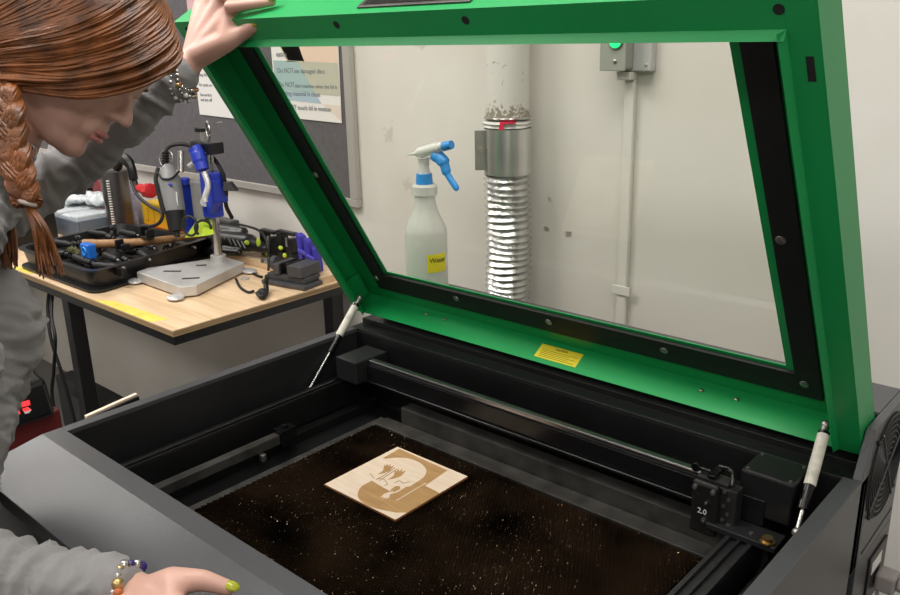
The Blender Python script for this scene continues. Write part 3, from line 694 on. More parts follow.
for k, (u, v) in enumerate(spots):
    p = in_tray(u, v); ang = rnd.uniform(-.7, .4); zz = ZF+rnd.uniform(.004, .010)
    if k % 2 == 0:
        if socket_src is None:
            r_ = thing('socket', (0, 0, 0), 'short black impact socket lying in the open tool case', 'socket', 'black sockets in the tool case')
            MB().cyl((-.022, 0, .012), (.010, 0, .012), .012, seg=20).cyl((.010, 0, .012), (.026, 0, .012), .0095, seg=20).build('barrel', m_blackgloss, r_, smooth=True)
            MB().cyl((.0262, 0, .012), (.0266, 0, .012), .006, seg=6).build('drive_hole', m_dullsteel, r_)
            socket_src = r_; o = r_
        else:
            o = socket_src.copy(); COL.objects.link(o)
            for ch in socket_src.children: c_ = ch.copy(); COL.objects.link(c_); c_.parent = o
    else:
        if holder_src is None:
            r_ = thing('tool_grip', (0, 0, 0), 'long black ribbed tool grip lying in the open tool case', 'tool grip', 'black tool grips in the tool case')
            MB().tube([(-.04, 0, .011), (-.02, 0, .011), (0, 0, .011), (.02, 0, .011), (.045, 0, .011)], [.009, .011, .009, .011, .007], 12).build('grip', m_rubber, r_, smooth=True)
            MB().cyl((.045, 0, .011), (.062, 0, .011), .0035, seg=10).build('shank', m_dullsteel, r_, smooth=True)
            holder_src = r_; o = r_
        else:
            o = holder_src.copy(); COL.objects.link(o)
            for ch in holder_src.children: c_ = ch.copy(); COL.objects.link(c_); c_.parent = o
    o.location = (p.x, p.y, zz-.004); o.rotation_euler = (0, 0, ang)
# hammer handle across the tray
t = thing('wooden_handle', at(90, 263, 2.05), 'brown wooden tool handle lying across the black tool case', 'handle')
hp = [Vector((-1.205, .640, TB+.077)), Vector((-1.13, .70, TB+.078)), Vector((-1.06, .79, TB+.079)), Vector((-1.02, .93, TB+.077))]
MB().tube(catmull(hp, 8), [.0145]*3+[.013]*8+[.0115]*8+[.010]*6, 14).build('shaft', m_handle, t, smooth=True)
MB().cyl(hp[0]-Vector((.0015, .0015, 0)), hp[0]+Vector((.001, .001, 0)), .0135, seg=20).build('end_face', m_ply, t)
def clampkit(name, p, label, mt, cat='clamp', s=1.):
    t = thing(name, p, label, cat); p = Vector(p)
    MB().box(-.022*s, .022*s, -.012*s, .012*s, 0, .008*s).box(-.022*s, -.012*s, -.012*s, .012*s, .008*s, .034*s).box(.012*s, .022*s, -.012*s, .012*s, .008*s, .026*s).xf(Matrix.Translation(p)).build('jaw', mt, t, bevel=.002)
    return t, p
t, p = clampkit('spring_clip', (-1.075, .690, TB+.063), 'small black clip nearest the blue block on the handle', m_black)
t, p = clampkit('spring_clip', (-1.06, .76, TB+.092), 'small black clip further along the wooden handle', m_black)
t = thing('blue_corner_block', (-1.095, .615, TB+.0625), 'small bright blue block with round centre on the tool case rim', 'block')
pb = Vector((-1.095, .60, TB+.0625))
MB().box(-.024, .024, -.012, .012, 0, .040).xf(Matrix.Translation(pb)).build('block', mat('bright_blue', (.01, .15, .62), .35), t, bevel=.003)
MB().torus(pb+Vector((0, -.0125, .02)), .011, .0025, (0, 1, 0)).build('ring', m_skyblue, t, smooth=True)
t = thing('wire_brush', (-1.21, .605, TB+.03), 'small olive wire brush wheel in the tool case beside the hair', 'brush')
g = MB()
for k in range(60):
    a = rnd.uniform(0, 2*math.pi); e_ = rnd.uniform(-.5, 1.2); d = Vector((math.cos(a)*math.cos(e_), math.sin(a)*math.cos(e_), math.sin(e_)))
    g.tube([Vector((-1.21, .605, TB+.057)), Vector((-1.21, .605, TB+.057))+d*.020], .0012, 4)
g.build('bristles', mat('olive_bristle', (.20, .19, .08), .7), t); MB().cyl((-1.21, .605, TB+.0365), (-1.21, .605, TB+.062), .008).build('hub', m_dullsteel, t, smooth=True)

# --- grey parts bin, bags and boxes at the left back
t = thing('parts_bin', (-1.78, .85, TB), 'long grey blue parts bin with clear compartments behind the tool case', 'bin')
m_bin = mat('blue_grey_plastic', (.13, .16, .20), .4)
b = MB().box(-2.15, -1.60, .80, .81, TB, TB+.062).box(-2.15, -1.60, .99, 1.0, TB, TB+.062).box(-2.15, -2.14, .81, .99, TB, TB+.062).box(-1.61, -1.60, .81, .99, TB, TB+.062).box(-2.14, -1.61, .81, .99, TB, TB+.008)
b.build('bin_body', m_bin, t, bevel=.002)
m_clear = mat('clear_plastic', (.62, .66, .68), .2, 0, .15, 40, spec=.6)
for k in range(8):
    x = -2.13+.064*k
    MB().box(x, x+.056, .815, .985, TB+.009, TB+.070+.004*(k % 2)).build('compartment', m_clear, t, bevel=.005)
t = thing('plastic_bag', (-1.72, .95, TB+.08), 'crumpled clear plastic bag on the grey parts bin', 'bag')
def crum(me):
    new = [v.co + v.normal*noise.noise(v.co*38)*.018 for v in me.vertices]
    for v, c in zip(me.vertices, new): v.co = c
blob('bag_film', [('e', (-1.86, .93, TB+.100), (.10, .05, .020), None), ('e', (-1.73, .95, TB+.105), (.08, .04, .022), None)], m_clear, t, .006, 1, crum)
t = thing('dark_box', (-2.0, .72, TB), 'flat black box at the left end of the workbench under a blue folder', 'box')
MB().box(-2.18, -1.66, .56, .76, TB, TB+.10).build('carton', m_black, t, bevel=.003)
t = thing('blue_folder', (-1.98, .66, TB+.1005), 'blue folder lying on the flat black box', 'folder')
MB().box(-2.15, -1.80, .575, .70, TB+.1006, TB+.108).build('cover', mat('blue_card', (.06, .14, .60), .5), t, bevel=.001)
MB().box(-2.145, -1.805, .5755, .695, TB+.1082, TB+.112).build('paper_stack', m_paper, t)
for i, (x, c, lab) in enumerate(((-1.98, m_black, 'black box standing against the wall left of the red box'), (-1.83, mat('maroon_card', (.22, .02, .03), .5, 0, .3, 60), 'dark red box standing against the wall behind the parts bin'), (-1.70, mat('lilac_card', (.42, .40, .58), .5, 0, .3, 80), 'lilac and white packet standing behind the dark steel column'))):
    t = thing('storage_box', (x, 1.02, TB), lab, 'box')
    MB().box(x-.055, x+.055, 1.005, 1.045, TB, TB+.150).build('carton', c, t, bevel=.002)
    MB().box(x+.030, x+.050, 1.0035, 1.0048, TB+.02, TB+.14).build('stripe', m_red if i else m_greytool, t)
t = thing('yellow_case', (-1.50, 1.0, TB), 'yellow plastic case standing on a red one by the wall', 'case')
yb = MB().box(-1.50, -1.33, .985, 1.045, TB+.034, TB+.115).build('shell', m_yellow, t, bevel=.006)
g = MB()
for x in (-1.475, -1.435, -1.395): g.box(x, x+.018, .981, .9848, TB+.055, TB+.10)
g.build('rib', m_yellow, t, bevel=.002)
t = thing('red_case', (-1.46, .98, TB), 'orange red case lying under the yellow case', 'case')
MB().box(-1.49, -1.31, .95, 1.045, TB, TB+.0335).build('shell', m_orange, t, bevel=.006)
MB().tube(catmull([(-1.45, .948, TB+.012), (-1.44, .935, TB+.03), (-1.36, .935, TB+.03), (-1.35, .948, TB+.012)]), .004).build('handle', m_black, t, smooth=True)
# cords behind
def cord(pts, r, label, mt=m_rubber, name='cable'):
    o = MB().tube(catmull(pts, 10), r, 8).build(name, mt, None, smooth=True); tag(o, label, 'cable'); return o
cord([at(131, 182, 2.52), at(138, 196, 2.48), at(150, 206, 2.44), at(162, 213, 2.36), at(160, 222, 2.36), at(152, 226, 2.40), at(140, 226, 2.46)], .005, 'black cord looping from the red knob press to the rotary tool')
# lime clip
t = thing('lime_guard', at(193, 236, 2.36), 'lime green triangular guard with black loops behind the drill stand', 'guard')
MB().prism([at(184, 238, 2.36), at(201, 214, 2.40), at(205, 236, 2.28)], (0, .03, 0)).build('guard_plate', m_lime, t, bevel=.002)
MB().torus(at(190, 226, 2.27), .026, .0035, FWD+RGT*.5+UPV*.2).build('wire_loop', m_rubber, t, smooth=True)
MB().torus(at(203, 228, 2.32), .021, .004, FWD-RGT*.3).build('wire_loop', m_rubber, t, smooth=True)
# black cordless tool with lime dots, lying behind the column
def pt_(px, py, z, dd=0):
    d = FWD+RGT*((px-450)/FPX)-UPV*((py-297.5)/FPX); k = (z-CAM.z)/d.z; return CAM+d*(k+dd)
t = thing('power_tool', pt_(245, 244, TB), 'long black power tool with lime accents lying by the wall', 'power tool')
blob('housing', [('c', Vector((-1.085, .965, -.052)), .030, Vector((-.885, .985, -.040)), .028), ('c', Vector((-.885, .985, -.040)), .025, Vector((-.815, .99, -.048)), .015), ('c', Vector((-1.06, .935, -.080)), .018, Vector((-.89, .950, -.064)), .011), ('c', Vector((-1.08, .985, -.022)), .018, Vector((-.93, 1.0, -.016)), .015)], m_black, t, .005, 2)
tc_ = Vector((.64, -.70, .32))
for k in range(5):
    a = Vector((-.985+.022*k, .975, -.046)); MB().cyl(a+tc_*.030+Vector((0, 0, .008)), a+tc_*.030+Vector((.016, 0, -.010)), .0022, seg=6).build('vent_slot', m_greytool, t)
MB().sph(Vector((-.885, .985, -.042))+tc_*.027, (.010, .008, .007)).build('lime_button', m_lime, t, smooth=True)
MB().sph(Vector((-.838, .99, -.035))+tc_*.018, (.007, .007, .014)).build('lime_button', m_lime, t, smooth=True)
t = thing('black_case', at(240, 215, 2.1), 'grey black box behind the black power tool under the pin board', 'box')
MB().box(-1.19, -1.03, 1.02, 1.058, TB, TB+.098).build('shell', mat('charcoal_plastic', (.05, .05, .052), .4), t, bevel=.006)
MB().box(-1.185, -1.07, 1.018, 1.0195, TB+.055, TB+.080).build('latch', m_black, t)
t = thing('small_grey_box', (-1.15, 1.02, TB+.089), 'little pale grey box on top of the charcoal box', 'box')
MB().box(-1.18, -1.135, 1.022, 1.05, TB+.0985, TB+.126).build('carton', m_greytool, t, bevel=.003)
# black clamps with lime knobs
for i, (px, py, sc_, lab) in enumerate(((276, 238, .95, 'black clamp with lime knobs, beside the power tool'), (290, 240, 1.15, 'black clamp with lime knob, beside the violet clamps'))):
    p = Vector((-.838+.088*i, 1.025, TZT+.0205+.040*sc_)); t = thing('hand_clamp', p, lab, 'clamp')
    MB().box(-.030*sc_, .030*sc_, -.015, .015, -.040*sc_, -.022).box(-.03*sc_, -.012*sc_, -.015, .015, -.022, .034).box(.008*sc_, .028*sc_, -.015, .015, -.022, .022).box(-.036*sc_, .036*sc_, -.010, .010, .030, .040).xf(Matrix.Translation(p)).build('frame', m_black, t, bevel=.003)
    MB().sph(p+Vector((-.012, -.018, -.008)), (.009, .006, .006)).sph(p+Vector((.004, -.018, -.028)), (.007, .006, .007)).build('knob', m_lime, t, smooth=True)
    MB().cyl(p+Vector((.017, -.017, .0)), p+Vector((.017, -.017, .026)), .004).build('screw', m_dullsteel, t, smooth=True)
for i, (px, py, lab) in enumerate(((305, 244, 'violet blue plastic clamp standing next to the black clamps'), (317, 250, 'violet blue plastic clamp half hidden by the lid'))):
    p = Vector((-.662+.066*i, 1.02-.025*i, TZT+.0205+.0455)); t = thing('plastic_clamp', p, lab, 'clamp')
    b = MB().box(-.020, .022, -.012, .012, -.045, -.025).prism([(-.022, -.012, -.03), (-.002, -.012, -.03), (-.010, -.012, .038), (-.030, -.012, .045)], (0, .024, 0)).prism([(.004, -.012, -.03), (.022, -.012, -.03), (.014, -.012, .02), (.004, -.012, .025)], (0, .024, 0))
    b.xf(Matrix.Translation(p)).build('jaw', m_purple, t, bevel=.003)
    MB().cyl(p+Vector((-.012, -.016, -.0)), p+Vector((.02, -.016, -.008)), .006).build('screw', m_purple, t, smooth=True)

# --- vise
vx, vy = -.625, .925
t = thing('bench_vise', (vx, vy, TB), 'small dark grey drill vise lying on the bench near its right end', 'vise')
m_iron = mat('grey_cast_iron', (.065, .066, .070), .45, .2, .15, 40, .1, 200)
VM = Matrix.Translation((vx+.012, vy, TB)) @ Matrix.Rotation(math.radians(10), 4, 'Z') @ Matrix.Diagonal((1.08, 1.08, 1.22, 1))
b = MB().box(-.062, .082, -.045, .045, 0, .010).box(-.055, .070, -.030, .030, .010, .024)
b.box(.020, .068, -.036, .036, .024, .050)
b.xf(VM).build('body', m_iron, t, bevel=.003)
MB().box(-.030, -.008, -.034, .034, .0242, .048).xf(VM).build('moving_jaw', m_iron, t, bevel=.002)
MB().box(-.008, -.004, -.032, .032, .028, .050).box(.016, .020, -.034, .034, .030, .052).xf(VM).build('jaw_plate', m_black, t, bevel=.0008)
MB().cyl((-.085, 0, .040), (.016, 0, .040), .0055).xf(VM).build('screw', m_steel, t, smooth=True)
MB().cyl((-.058, 0, .040), (-.044, 0, .040), .016).cyl((-.098, 0, .040), (-.085, 0, .040), .005).xf(VM).build('hand_wheel', m_iron, t, smooth=True)
t = thing('black_hook', at(262, 294, 2.16), 'black hooked cable end lying in front of the grey vise', 'hook')
MB().tube(catmull([pt_(267, 276, TB+.045), pt_(266, 284, TB+.02), pt_(266, 291, TB+.010), pt_(262, 297, TB+.009), pt_(257, 293, TB+.009)]), [.006]*8+[.007]*8+[.008]*8+[.006]*8+[.005]).sph(pt_(262, 292, TB+.012), (.013, .012, .010)).build('hook_body', m_rubber, t, smooth=True)
cord([pt_(228, 263, TB+.004), pt_(245, 269, TB+.004), pt_(256, 275, TB+.004), pt_(262, 277, TB+.004)], .0036, 'thin black cable running from the stand to the vise')
cord([pt_(236, 279, TB+.004), pt_(240, 287, TB+.004), pt_(248, 292, TB+.004), pt_(254, 291, TB+.004)], .0036, 'thin black cable curling on the plywood before the vise')
cord([pt_(238, 224, TB+.11, -.04), pt_(258, 230, TB+.12, -.06), pt_(267, 242, TB+.11, -.06), pt_(268.5, 258, TB+.085), pt_(268.5, 270, TB+.062)], .0036, 'black cable hanging down onto the grey vise')
t = thing('loose_washer', (-.775, .845, TB), 'small silver washer on the bench just right of the drill stand column', 'washer')
MB().cyl((-.745, .865, TB), (-.745, .865, TB+.004), .012).build('disc', m_alum, t, smooth=True)

# ---------------------------------------------------------------- below the bench
t = thing('control_unit', (-.95, .23, FL), 'black unit with red lit markings on a maroon cabinet, low behind the person', 'machine')
MB().box(-1.10, -.86, .10, .36, FL, -.345).build('cabinet', mat('maroon_paint', (.12, .012, .012), .4), t, bevel=.004)
MB().prism([(-1.10, .10, -.344), (-.83, .10, -.344), (-.86, .10, -.255), (-1.08, .10, -.215)], (0, .24, 0)).build('housing', m_blackgloss, t, bevel=.012, seg=3)
m_led = mat('red_display', (1, .03, .04), .4, emit=.8)
def onp(px, py):  # on the unit's front face plane y=.10
    d = FWD+RGT*((px-450)/FPX)-UPV*((py-297.5)/FPX); k = (.0985-CAM.y)/d.y; return CAM+d*k
# markings on the front face
def led(nm, pts, m_): MB().prism([onp(*p) for p in pts], (0, .0008, 0)).build(nm, m_, t)
led('display', [(15, 404), (29, 400), (30, 405), (16, 409)], m_led)
led('red_button', [(15, 411), (19, 410), (20, 414), (16, 416)], m_led)
led('dial_red_half', [(22, 409), (27, 407), (31, 410), (24, 412)], m_led)
led('dial_white_half', [(24, 412), (31, 410), (29, 413), (25, 414)], m_white)
t = thing('wood_offcut', (-.2, .35, FL), 'long pale wooden strip just beyond the left side of the laser cutter', 'plank')
MB().hexa([(-.209, .150, FL), (-.201, .150, FL), (-.201, .248, FL), (-.209, .248, FL), (-.209, .150, -.0885), (-.201, .150, -.0885), (-.201, .248, -.0790), (-.209, .248, -.0790)]).build('board', m_birch, t)
MB().hexa([(-.2009, .150, FL), (-.196, .150, FL), (-.196, .248, FL), (-.2009, .248, FL), (-.2009, .150, -.0925), (-.196, .150, -.0925), (-.196, .248, -.0830), (-.2009, .248, -.0830)]).build('dark_backing', m_black, t)
t = thing('black_drawer_unit', (-1.26, .60, FL), 'black storage unit on the floor beneath the workbench', 'cabinet')
MB().box(-1.40, -1.035, .57, .625, FL, -.462).build('shell', m_blackmatte, t, bevel=.003)
MB().box(-1.30, -1.05, .567, .5698, -.62, -.50).build('drawer_front', m_black, t, bevel=.002)
cord([(-1.25, .54, -.138), (-1.24, .52, -.20), (-1.20, .50, -.28), (-1.16, .50, -.40), (-1.12, .50, -.62), (-1.08, .49, FL+.004)], .005, 'straighter black cable hanging below the bench front')
cord([(-1.23, .54, -.138), (-1.17, .50, -.20), (-1.12, .48, -.25), (-1.17, .48, -.36), (-1.19, .47, -.46), (-1.12, .45, -.70), (-1.15, .42, FL+.004)], .005, 'looping black cable hanging below the bench front')

# ---------------------------------------------------------------- spray bottle on the rear deck
bx, by, bz = .077, .737, .0582
t = thing('spray_bottle', (bx, by, bz), 'translucent spray bottle with blue trigger standing behind the lid window', 'spray bottle')
m_pe = mat('milky_plastic', (.70, .71, .67), .3, 0, trans=.0, alpha=.62)
m_pe2 = mat('milky_plastic_top', (.74, .74, .70), .35, alpha=.8)
z = lambda v: v-bz
MB().lathe((bx, by, bz), [(.038, 0), (.0415, .004), (.0415, z(.172)), (.040, z(.180)), (.033, z(.196)), (.026, z(.210)), (.0215, z(.225)), (.020, z(.243)), (.0245, z(.246)), (.0245, z(.262)), (.020, z(.266))], 40).build('bottle', m_pe, t, smooth=True)
MB().lathe((bx, by, bz), [(.037, .003), (.039, .004), (.039, z(.15))], 40).build('liquid', mat('cleaning_liquid', (.60, .64, .50), .1, alpha=.35), t, smooth=True)
MB().cyl((bx, by, .2665), (bx, by, .286), .0165, .0150, 28).build('cap', m_skyblue, t, smooth=True)
MB().lathe((bx, by, .286), [(.012, 0), (.010, .012), (.011, .024), (.013, .030)], 20).tube(catmull([(bx-.018, by, .322), (bx, by, .327), (bx+.03, by, .335), (bx+.052, by, .342)]), [.006]*4+[.010]*8+[.0105]*8+[.008]*5, 14).build('sprayer', m_pe2, t, smooth=True)
MB().tube([(bx-.045, by, .318), (bx-.018, by, .322)], [.001, .004], 8).build('sprayer_tail', m_pe2, t, smooth=True)
MB().cyl((bx+.052, by, .340), (bx+.072, by, .345), .0085, .008).build('nozzle', m_skyblue, t, smooth=True)
MB().tube(catmull([(bx+.030, by, .325), (bx+.050, by, .312), (bx+.060, by, .290), (bx+.085, by, .262)]), [.013]*4+[.012]*6+[.009]*6+[.006]*8+[.003], 10, flat=.7).build('trigger', m_skyblue, t, smooth=True)
RR = .0419
def bend_(co):
    a = math.radians(-40)+co.x/RR; rr = RR+.0006+co.z
    return Vector((bx+rr*math.cos(a), by+rr*math.sin(a), .122+co.y))
g = MB()
for k in range(10):
    a0 = -.004+.0042*k; a1 = a0+.0042
    g.hexa([bend_(Vector((a0, -.022, -.0004))), bend_(Vector((a1, -.022, -.0004))), bend_(Vector((a1, .014, -.0004))), bend_(Vector((a0, .014, -.0004))), bend_(Vector((a0, -.022, 0))), bend_(Vector((a1, -.022, 0))), bend_(Vector((a1, .014, 0))), bend_(Vector((a0, .014, 0)))])
st = g.build('sticker', m_ylabel, t)
lettering('text_line', [('Water', .0135, None)], m_ink, st, bend=lambda co: bend_(Vector((co.x, co.y-.002, .0006+co.z))))

# ---------------------------------------------------------------- the person leaning in
m_skin = mat('skin', (.58, .34, .27), .45, 0, .06, 25, .04, 300, sss=.08)
m_lip = mat('lip', (.50, .20, .17), .4)
m_shirt = mat('grey_knit', (.25, .243, .243), .85, 0, .07, 40, .3, 900, sheen=.2)
m_jeans = mat('dark_denim', (.03, .045, .085), .8, 0, .2, 60, .2, 500)
m_nail = mat('olive_gold_nail', (.32, .30, .02), .15)
m_nail2 = mat('lime_gold_nail', (.34, .36, .02), .2)
hair_m = mat('auburn_hair', (.165, .054, .014), .40, 0, .65, 34, .15, 300)
PX = bpy.data.objects  # shorthand
Hc = at(71, 54, 1.06)
hF = (RGT*.76 - UPV*.65).normalized(); hU = (RGT*.65 + UPV*.76).normalized(); hL = hU.cross(hF)
def H(x, y, z): return Hc + hF*x + hL*y + hU*z
HR = Matrix((hF, hL, hU)).transposed()
lat = Vector((-.67, .742, 0)); fd = Vector((.742, .67, 0))
shR = at(-76, 262, .88); shL = at(-52, 236, 1.12); nb = at(-30, 190, 1.0)
chest = at(-84, 345, 1.0); waist = at(-84, 478, .965)+Vector((-.008, -.012, 0))
pelv = Vector((waist.x-.055, waist.y-.050, -.06))
elR = at(-105, 560, .88); wrR = at(122, 592, .852)
elL = at(74, 165, 1.24); wrL = at(188, 66, 1.215)
body = []
B = body.append
# head
B(('e', H(-.012, 0, .032), (.092, .072, .086), HR)); B(('e', H(.028, 0, -.030), (.062, .058, .078), HR))
B(('c', H(.050, 0, -.078), .026, H(.072, 0, -.084), .020)); B(('c', H(-.010, -.048, -.055), .020, H(.060, -.018, -.085), .018)); B(('c', H(-.010, .048, -.055), .020, H(.060, .018, -.085), .018))
B(('e', H(.073, 0, .040), (.022, .048, .036), HR))                                  # forehead
B(('c', H(.084, -.024, .014), .008, H(.084, .024, .014), .008))                       # brow
B(('c', H(.087, 0, .008), .0065, H(.106, 0, -.016), .0085)); B(('e', H(.107, 0, -.020), (.0095, .0095, .008), HR))  # nose
B(('e', H(.093, -.011, -.024), (.010, .007, .006), HR)); B(('e', H(.093, .011, -.024), (.010, .007, .006), HR))
B(('e', H(.083, 0, -.050), (.014, .024, .018), HR))                                   # muzzle
for s in (-1, 1):
    B(('e', H(.060, s*.036, -.022), (.024, .020, .028), HR))                          # cheeks
    B(('e', H(-.012, s*.073, -.012), (.016, .007, .028), HR))                         # ears
B(('e', H(.076, 0, -.086), (.016, .020, .016), HR))                                   # chin
B(('c', H(-.022, 0, -.045), .054, H(-.010, 0, -.13), .050)); B(('c', H(-.010, 0, -.12), .050, nb, .056))
# torso under the shirt
def torso(k, extra=0):
    out = []
    for s in (-1, 1):
        out.append(('c', chest+lat*s*.058, .103+k, waist+lat*s*.038, .078+k)); out.append(('c', waist+lat*s*.038, .078+k, pelv+lat*s*.055, .105+k))
        sh = shR if s < 0 else shL
        out.append(('c', sh, .046+k, chest+lat*s*.060, .090+k)); out.append(('c', sh, .044+k, nb, .050+k))
        out.append(('e', chest+fd*.058+lat*s*.058+Vector((0, 0, -.005)), (.054+k, .054+k, .058+k), None))
    return out
body += torso(-.008)
for a, r0, b_, r1 in ((shR, .044, elR, .034), (elR, .034, wrR, .022), (shL, .042, elL, .028), (elL, .028, wrL, .020)): B(('c', a, r0, b_, r1))
nails = []
def fing(pts, rs, nailn, m_=None, back=None):
    for (a, ra), (b_, rb) in zip(zip(pts, rs), zip(pts[1:], rs[1:])): B(('c', a, ra, b_, rb))
    if m_: nails.append((pts[-2], pts[-1], rs[-1], nailn, m_))
# right hand, flat on the front deck
D = Vector((.99, -.10, 0)).normalized(); T_ = Vector((-D.y, D.x, 0)); N_ = Vector((0, 0, 1))
wr = wrR.copy()
hz = .010
for k, (lt, ln, ph, cu) in enumerate(((.030, .083, (.038, .023, .019), (.12, .45, .5)), (.010, .087, (.042, .026, .020), (.15, .5, .5)), (-.010, .081, (.039, .024, .019), (.18, .5, .5)), (-.028, .073, (.031, .018, .017), (.2, .5, .5)))):
    kn = Vector((wr.x, wr.y, 0))+D*ln+T_*lt+N_*(.016)
    B(('c', wr+T_*lt*.45, .0165, kn, .0105))
    dirv = (D+T_*lt*2.2).normalized(); p = kn; pts = [kn]; an = 0
    for L_, c_ in zip(ph, cu):
        an += c_*.45; p = p+(dirv*math.cos(an)-N_*math.sin(an))*L_; p = Vector((p.x, p.y, max(p.z, .0085 if p.y > 0 else .0085-.0175*min(1, -p.y/.095)))); pts.append(p)
    fing(pts, [.0095, .0086, .0078, .0068], N_, m_nail2)
tb = wr+D*.018+T_*.016
tp = [tb, at(172, 581, .846), at(203, 580, .848), at(228, 588, .851)]
fing(tp, [.017, .0150, .0112, .0088], (N_-FWD*.5).normalized(), m_nail2)
B(('c', tp[1], .0145, wr+D*.070+T_*.022+N_*.006, .011))
# left hand hooked over the top of the lid
KN = [at(233, 8, 1.20), at(224, -6, 1.212), at(214, -13, 1.23), at(205, -12, 1.25)]
for k, kn in enumerate(KN):
    B(('c', lerp(wrL, at(192, 56, 1.225), k/3), .0155, kn, .0115))
LP = [[L(.125, LL+.016, .006), L(.165, LL+.011, .018), L(.196, LL+.0085, .026)],
      [L(.105, LL+.032, .020), L(.143, LL+.020, .036), L(.160, LL+.009, .050)],
      [L(.082, LL+.040, .030), L(.112, LL+.028, .050), L(.122, LL+.010, .062)],
      [L(.058, LL+.040, .038), L(.080, LL+.026, .056), L(.086, LL+.010, .066)]]
for k, kn in enumerate(KN):
    nn = (L(0, 1, 0)-L(0, 0, 0)) if k == 0 else ((L(0, 1, 1)-L(0, 0, 0)).normalized())
    fing([kn]+LP[k], [.0108, .0092, .0082, .0068], nn, m_nail)
B(('c', at(198, 56, 1.212), .0185, at(226, 42, 1.196), .0150)); B(('c', at(226, 42, 1.196), .0150, KN[0], .0125))
fing([at(226, 42, 1.196), at(243, 33, 1.190), at(258, 24, 1.170)], [.0150, .0112, .0095], -FWD, m_nail)
# legs
for s in (-1, 1):
    hip = pelv+lat*s*.075+Vector((0, 0, -.03)); kn = Vector((hip.x-.01, hip.y-.005, -.46)); an = Vector((kn.x-.02, kn.y-.02, -.84))
    B(('c', hip, .070, kn, .048)); B(('c', kn, .046, an, .032)); B(('c', an, .030, an+fd*.10+Vector((0, 0, -.045)), .022))
per = blob('person', body, m_skin, None, .0034, 7)
tag(per, 'person with auburn braid and grey sweater leaning over the cutter, hand on the lid', 'person')
# clothes
def wrinkle(axis_pts, amp, freq):
    def f(me):
        nrm = [v.normal.copy() for v in me.vertices]; new = []
        for v, vn in zip(me.vertices, nrm):
            c = v.co; best = None
            for a, b_ in axis_pts:
                ab = b_-a; tt = max(0, min(1, (c-a).dot(ab)/ab.length_squared)); d = (c-(a+ab*tt)).length
                if best is None or d < best[0]: best = (d, (c-a).dot(ab.normalized()), a)
            s_ = best[1]
            k = noise.noise(Vector((s_*freq+noise.noise(c*9)*2.2, c.x*5+c.z*4, c.y*5+c.z*3)))
            k2 = noise.noise(Vector((s_*95+noise.noise(c*16)*2.5, c.x*9+c.z*6, c.y*9)))
            new.append(c + vn*(amp*(1-abs(k)*3.2)) + vn*(amp*.45*(1-abs(k2)*3.2)) + vn*noise.noise(c*14)*amp*.8)
        for v, c in zip(me.vertices, new): v.co = c
    return f
sl = torso(.010)
for a, r0, b_, r1 in ((shR, .056, elR, .050), (elR, .050, lerp(elR, wrR, .93), .035), (shL, .052, elL, .037), (elL, .037, lerp(elL, wrL, .90), .032)): sl.append(('c', a, r0, b_, r1))
blob('sweater', sl, m_shirt, per, .0042, 3, wrinkle([(shR, elR), (elR, wrR), (shL, elL), (elL, wrL), (chest, waist), (waist, pelv)], .0042, 46))
jl = []
for s in (-1, 1):
    hip = pelv+lat*s*.075+Vector((0, 0, -.03)); kn = Vector((hip.x-.01, hip.y-.005, -.46)); an = Vector((kn.x-.02, kn.y-.02, -.85))
    jl += [('c', pelv+lat*s*.05, .108, hip, .086), ('c', hip, .084, kn, .060), ('c', kn, .060, an, .048)]
blob('trousers', jl, m_jeans, per, .007, 3)
for s in (-1, 1):
    hip = pelv+lat*s*.075; an = Vector((hip.x-.03, hip.y-.025, FL+.045))
    blob('shoe', [('c', an-fd*.03, .038, an+fd*.10-Vector((0, 0, .008)), .034), ('c', an+fd*.1-Vector((0, 0, .008)), .034, an+fd*.16-Vector((0, 0, .014)), .028)], m_rubber, per, .005, 2)
for a, b_, r, nn, mm_ in nails:
    ax = (b_-a).normalized(); nn = (nn-ax*nn.dot(ax)).normalized(); sd = ax.cross(nn)
    R3 = Matrix((ax, sd, nn)).transposed()
    MB().sph(b_+nn*(r*.72)+ax*.003, (.0082, .0058, .0028), 14, R3).build('fingernail', mm_, per, smooth=True)
# face details
MB().sph(H(.0955, 0, -.0515), (.0055, .017, .0042), 16, HR).sph(H(.0940, 0, -.0605), (.0058, .015, .0048), 16, HR).build('lips', m_lip, per, smooth=True)
for s in (-1, 1):
    ey_ = MB().sph(H(.0725, s*.030, -.002), .0115, 20).build('eye', m_white, per, smooth=True)
    MB().sph(H(.0815, s*.0305, -.0045), (.0035, .0050, .0050), 14, HR).build('iris', mat('iris', (.08, .12, .10), .1), ey_, smooth=True)
    MB().sph(H(.0725, s*.030, .001), (.0128, .0130, .0110), 18, HR).build('eyelid', m_skin, per, smooth=True)
    MB().tube([H(.088, s*.014, .022), H(.090, s*.028, .026), H(.080, s*.044, .020)], [.001, .0028, .001], 6).build('eyebrow', hair_m, per, smooth=True)
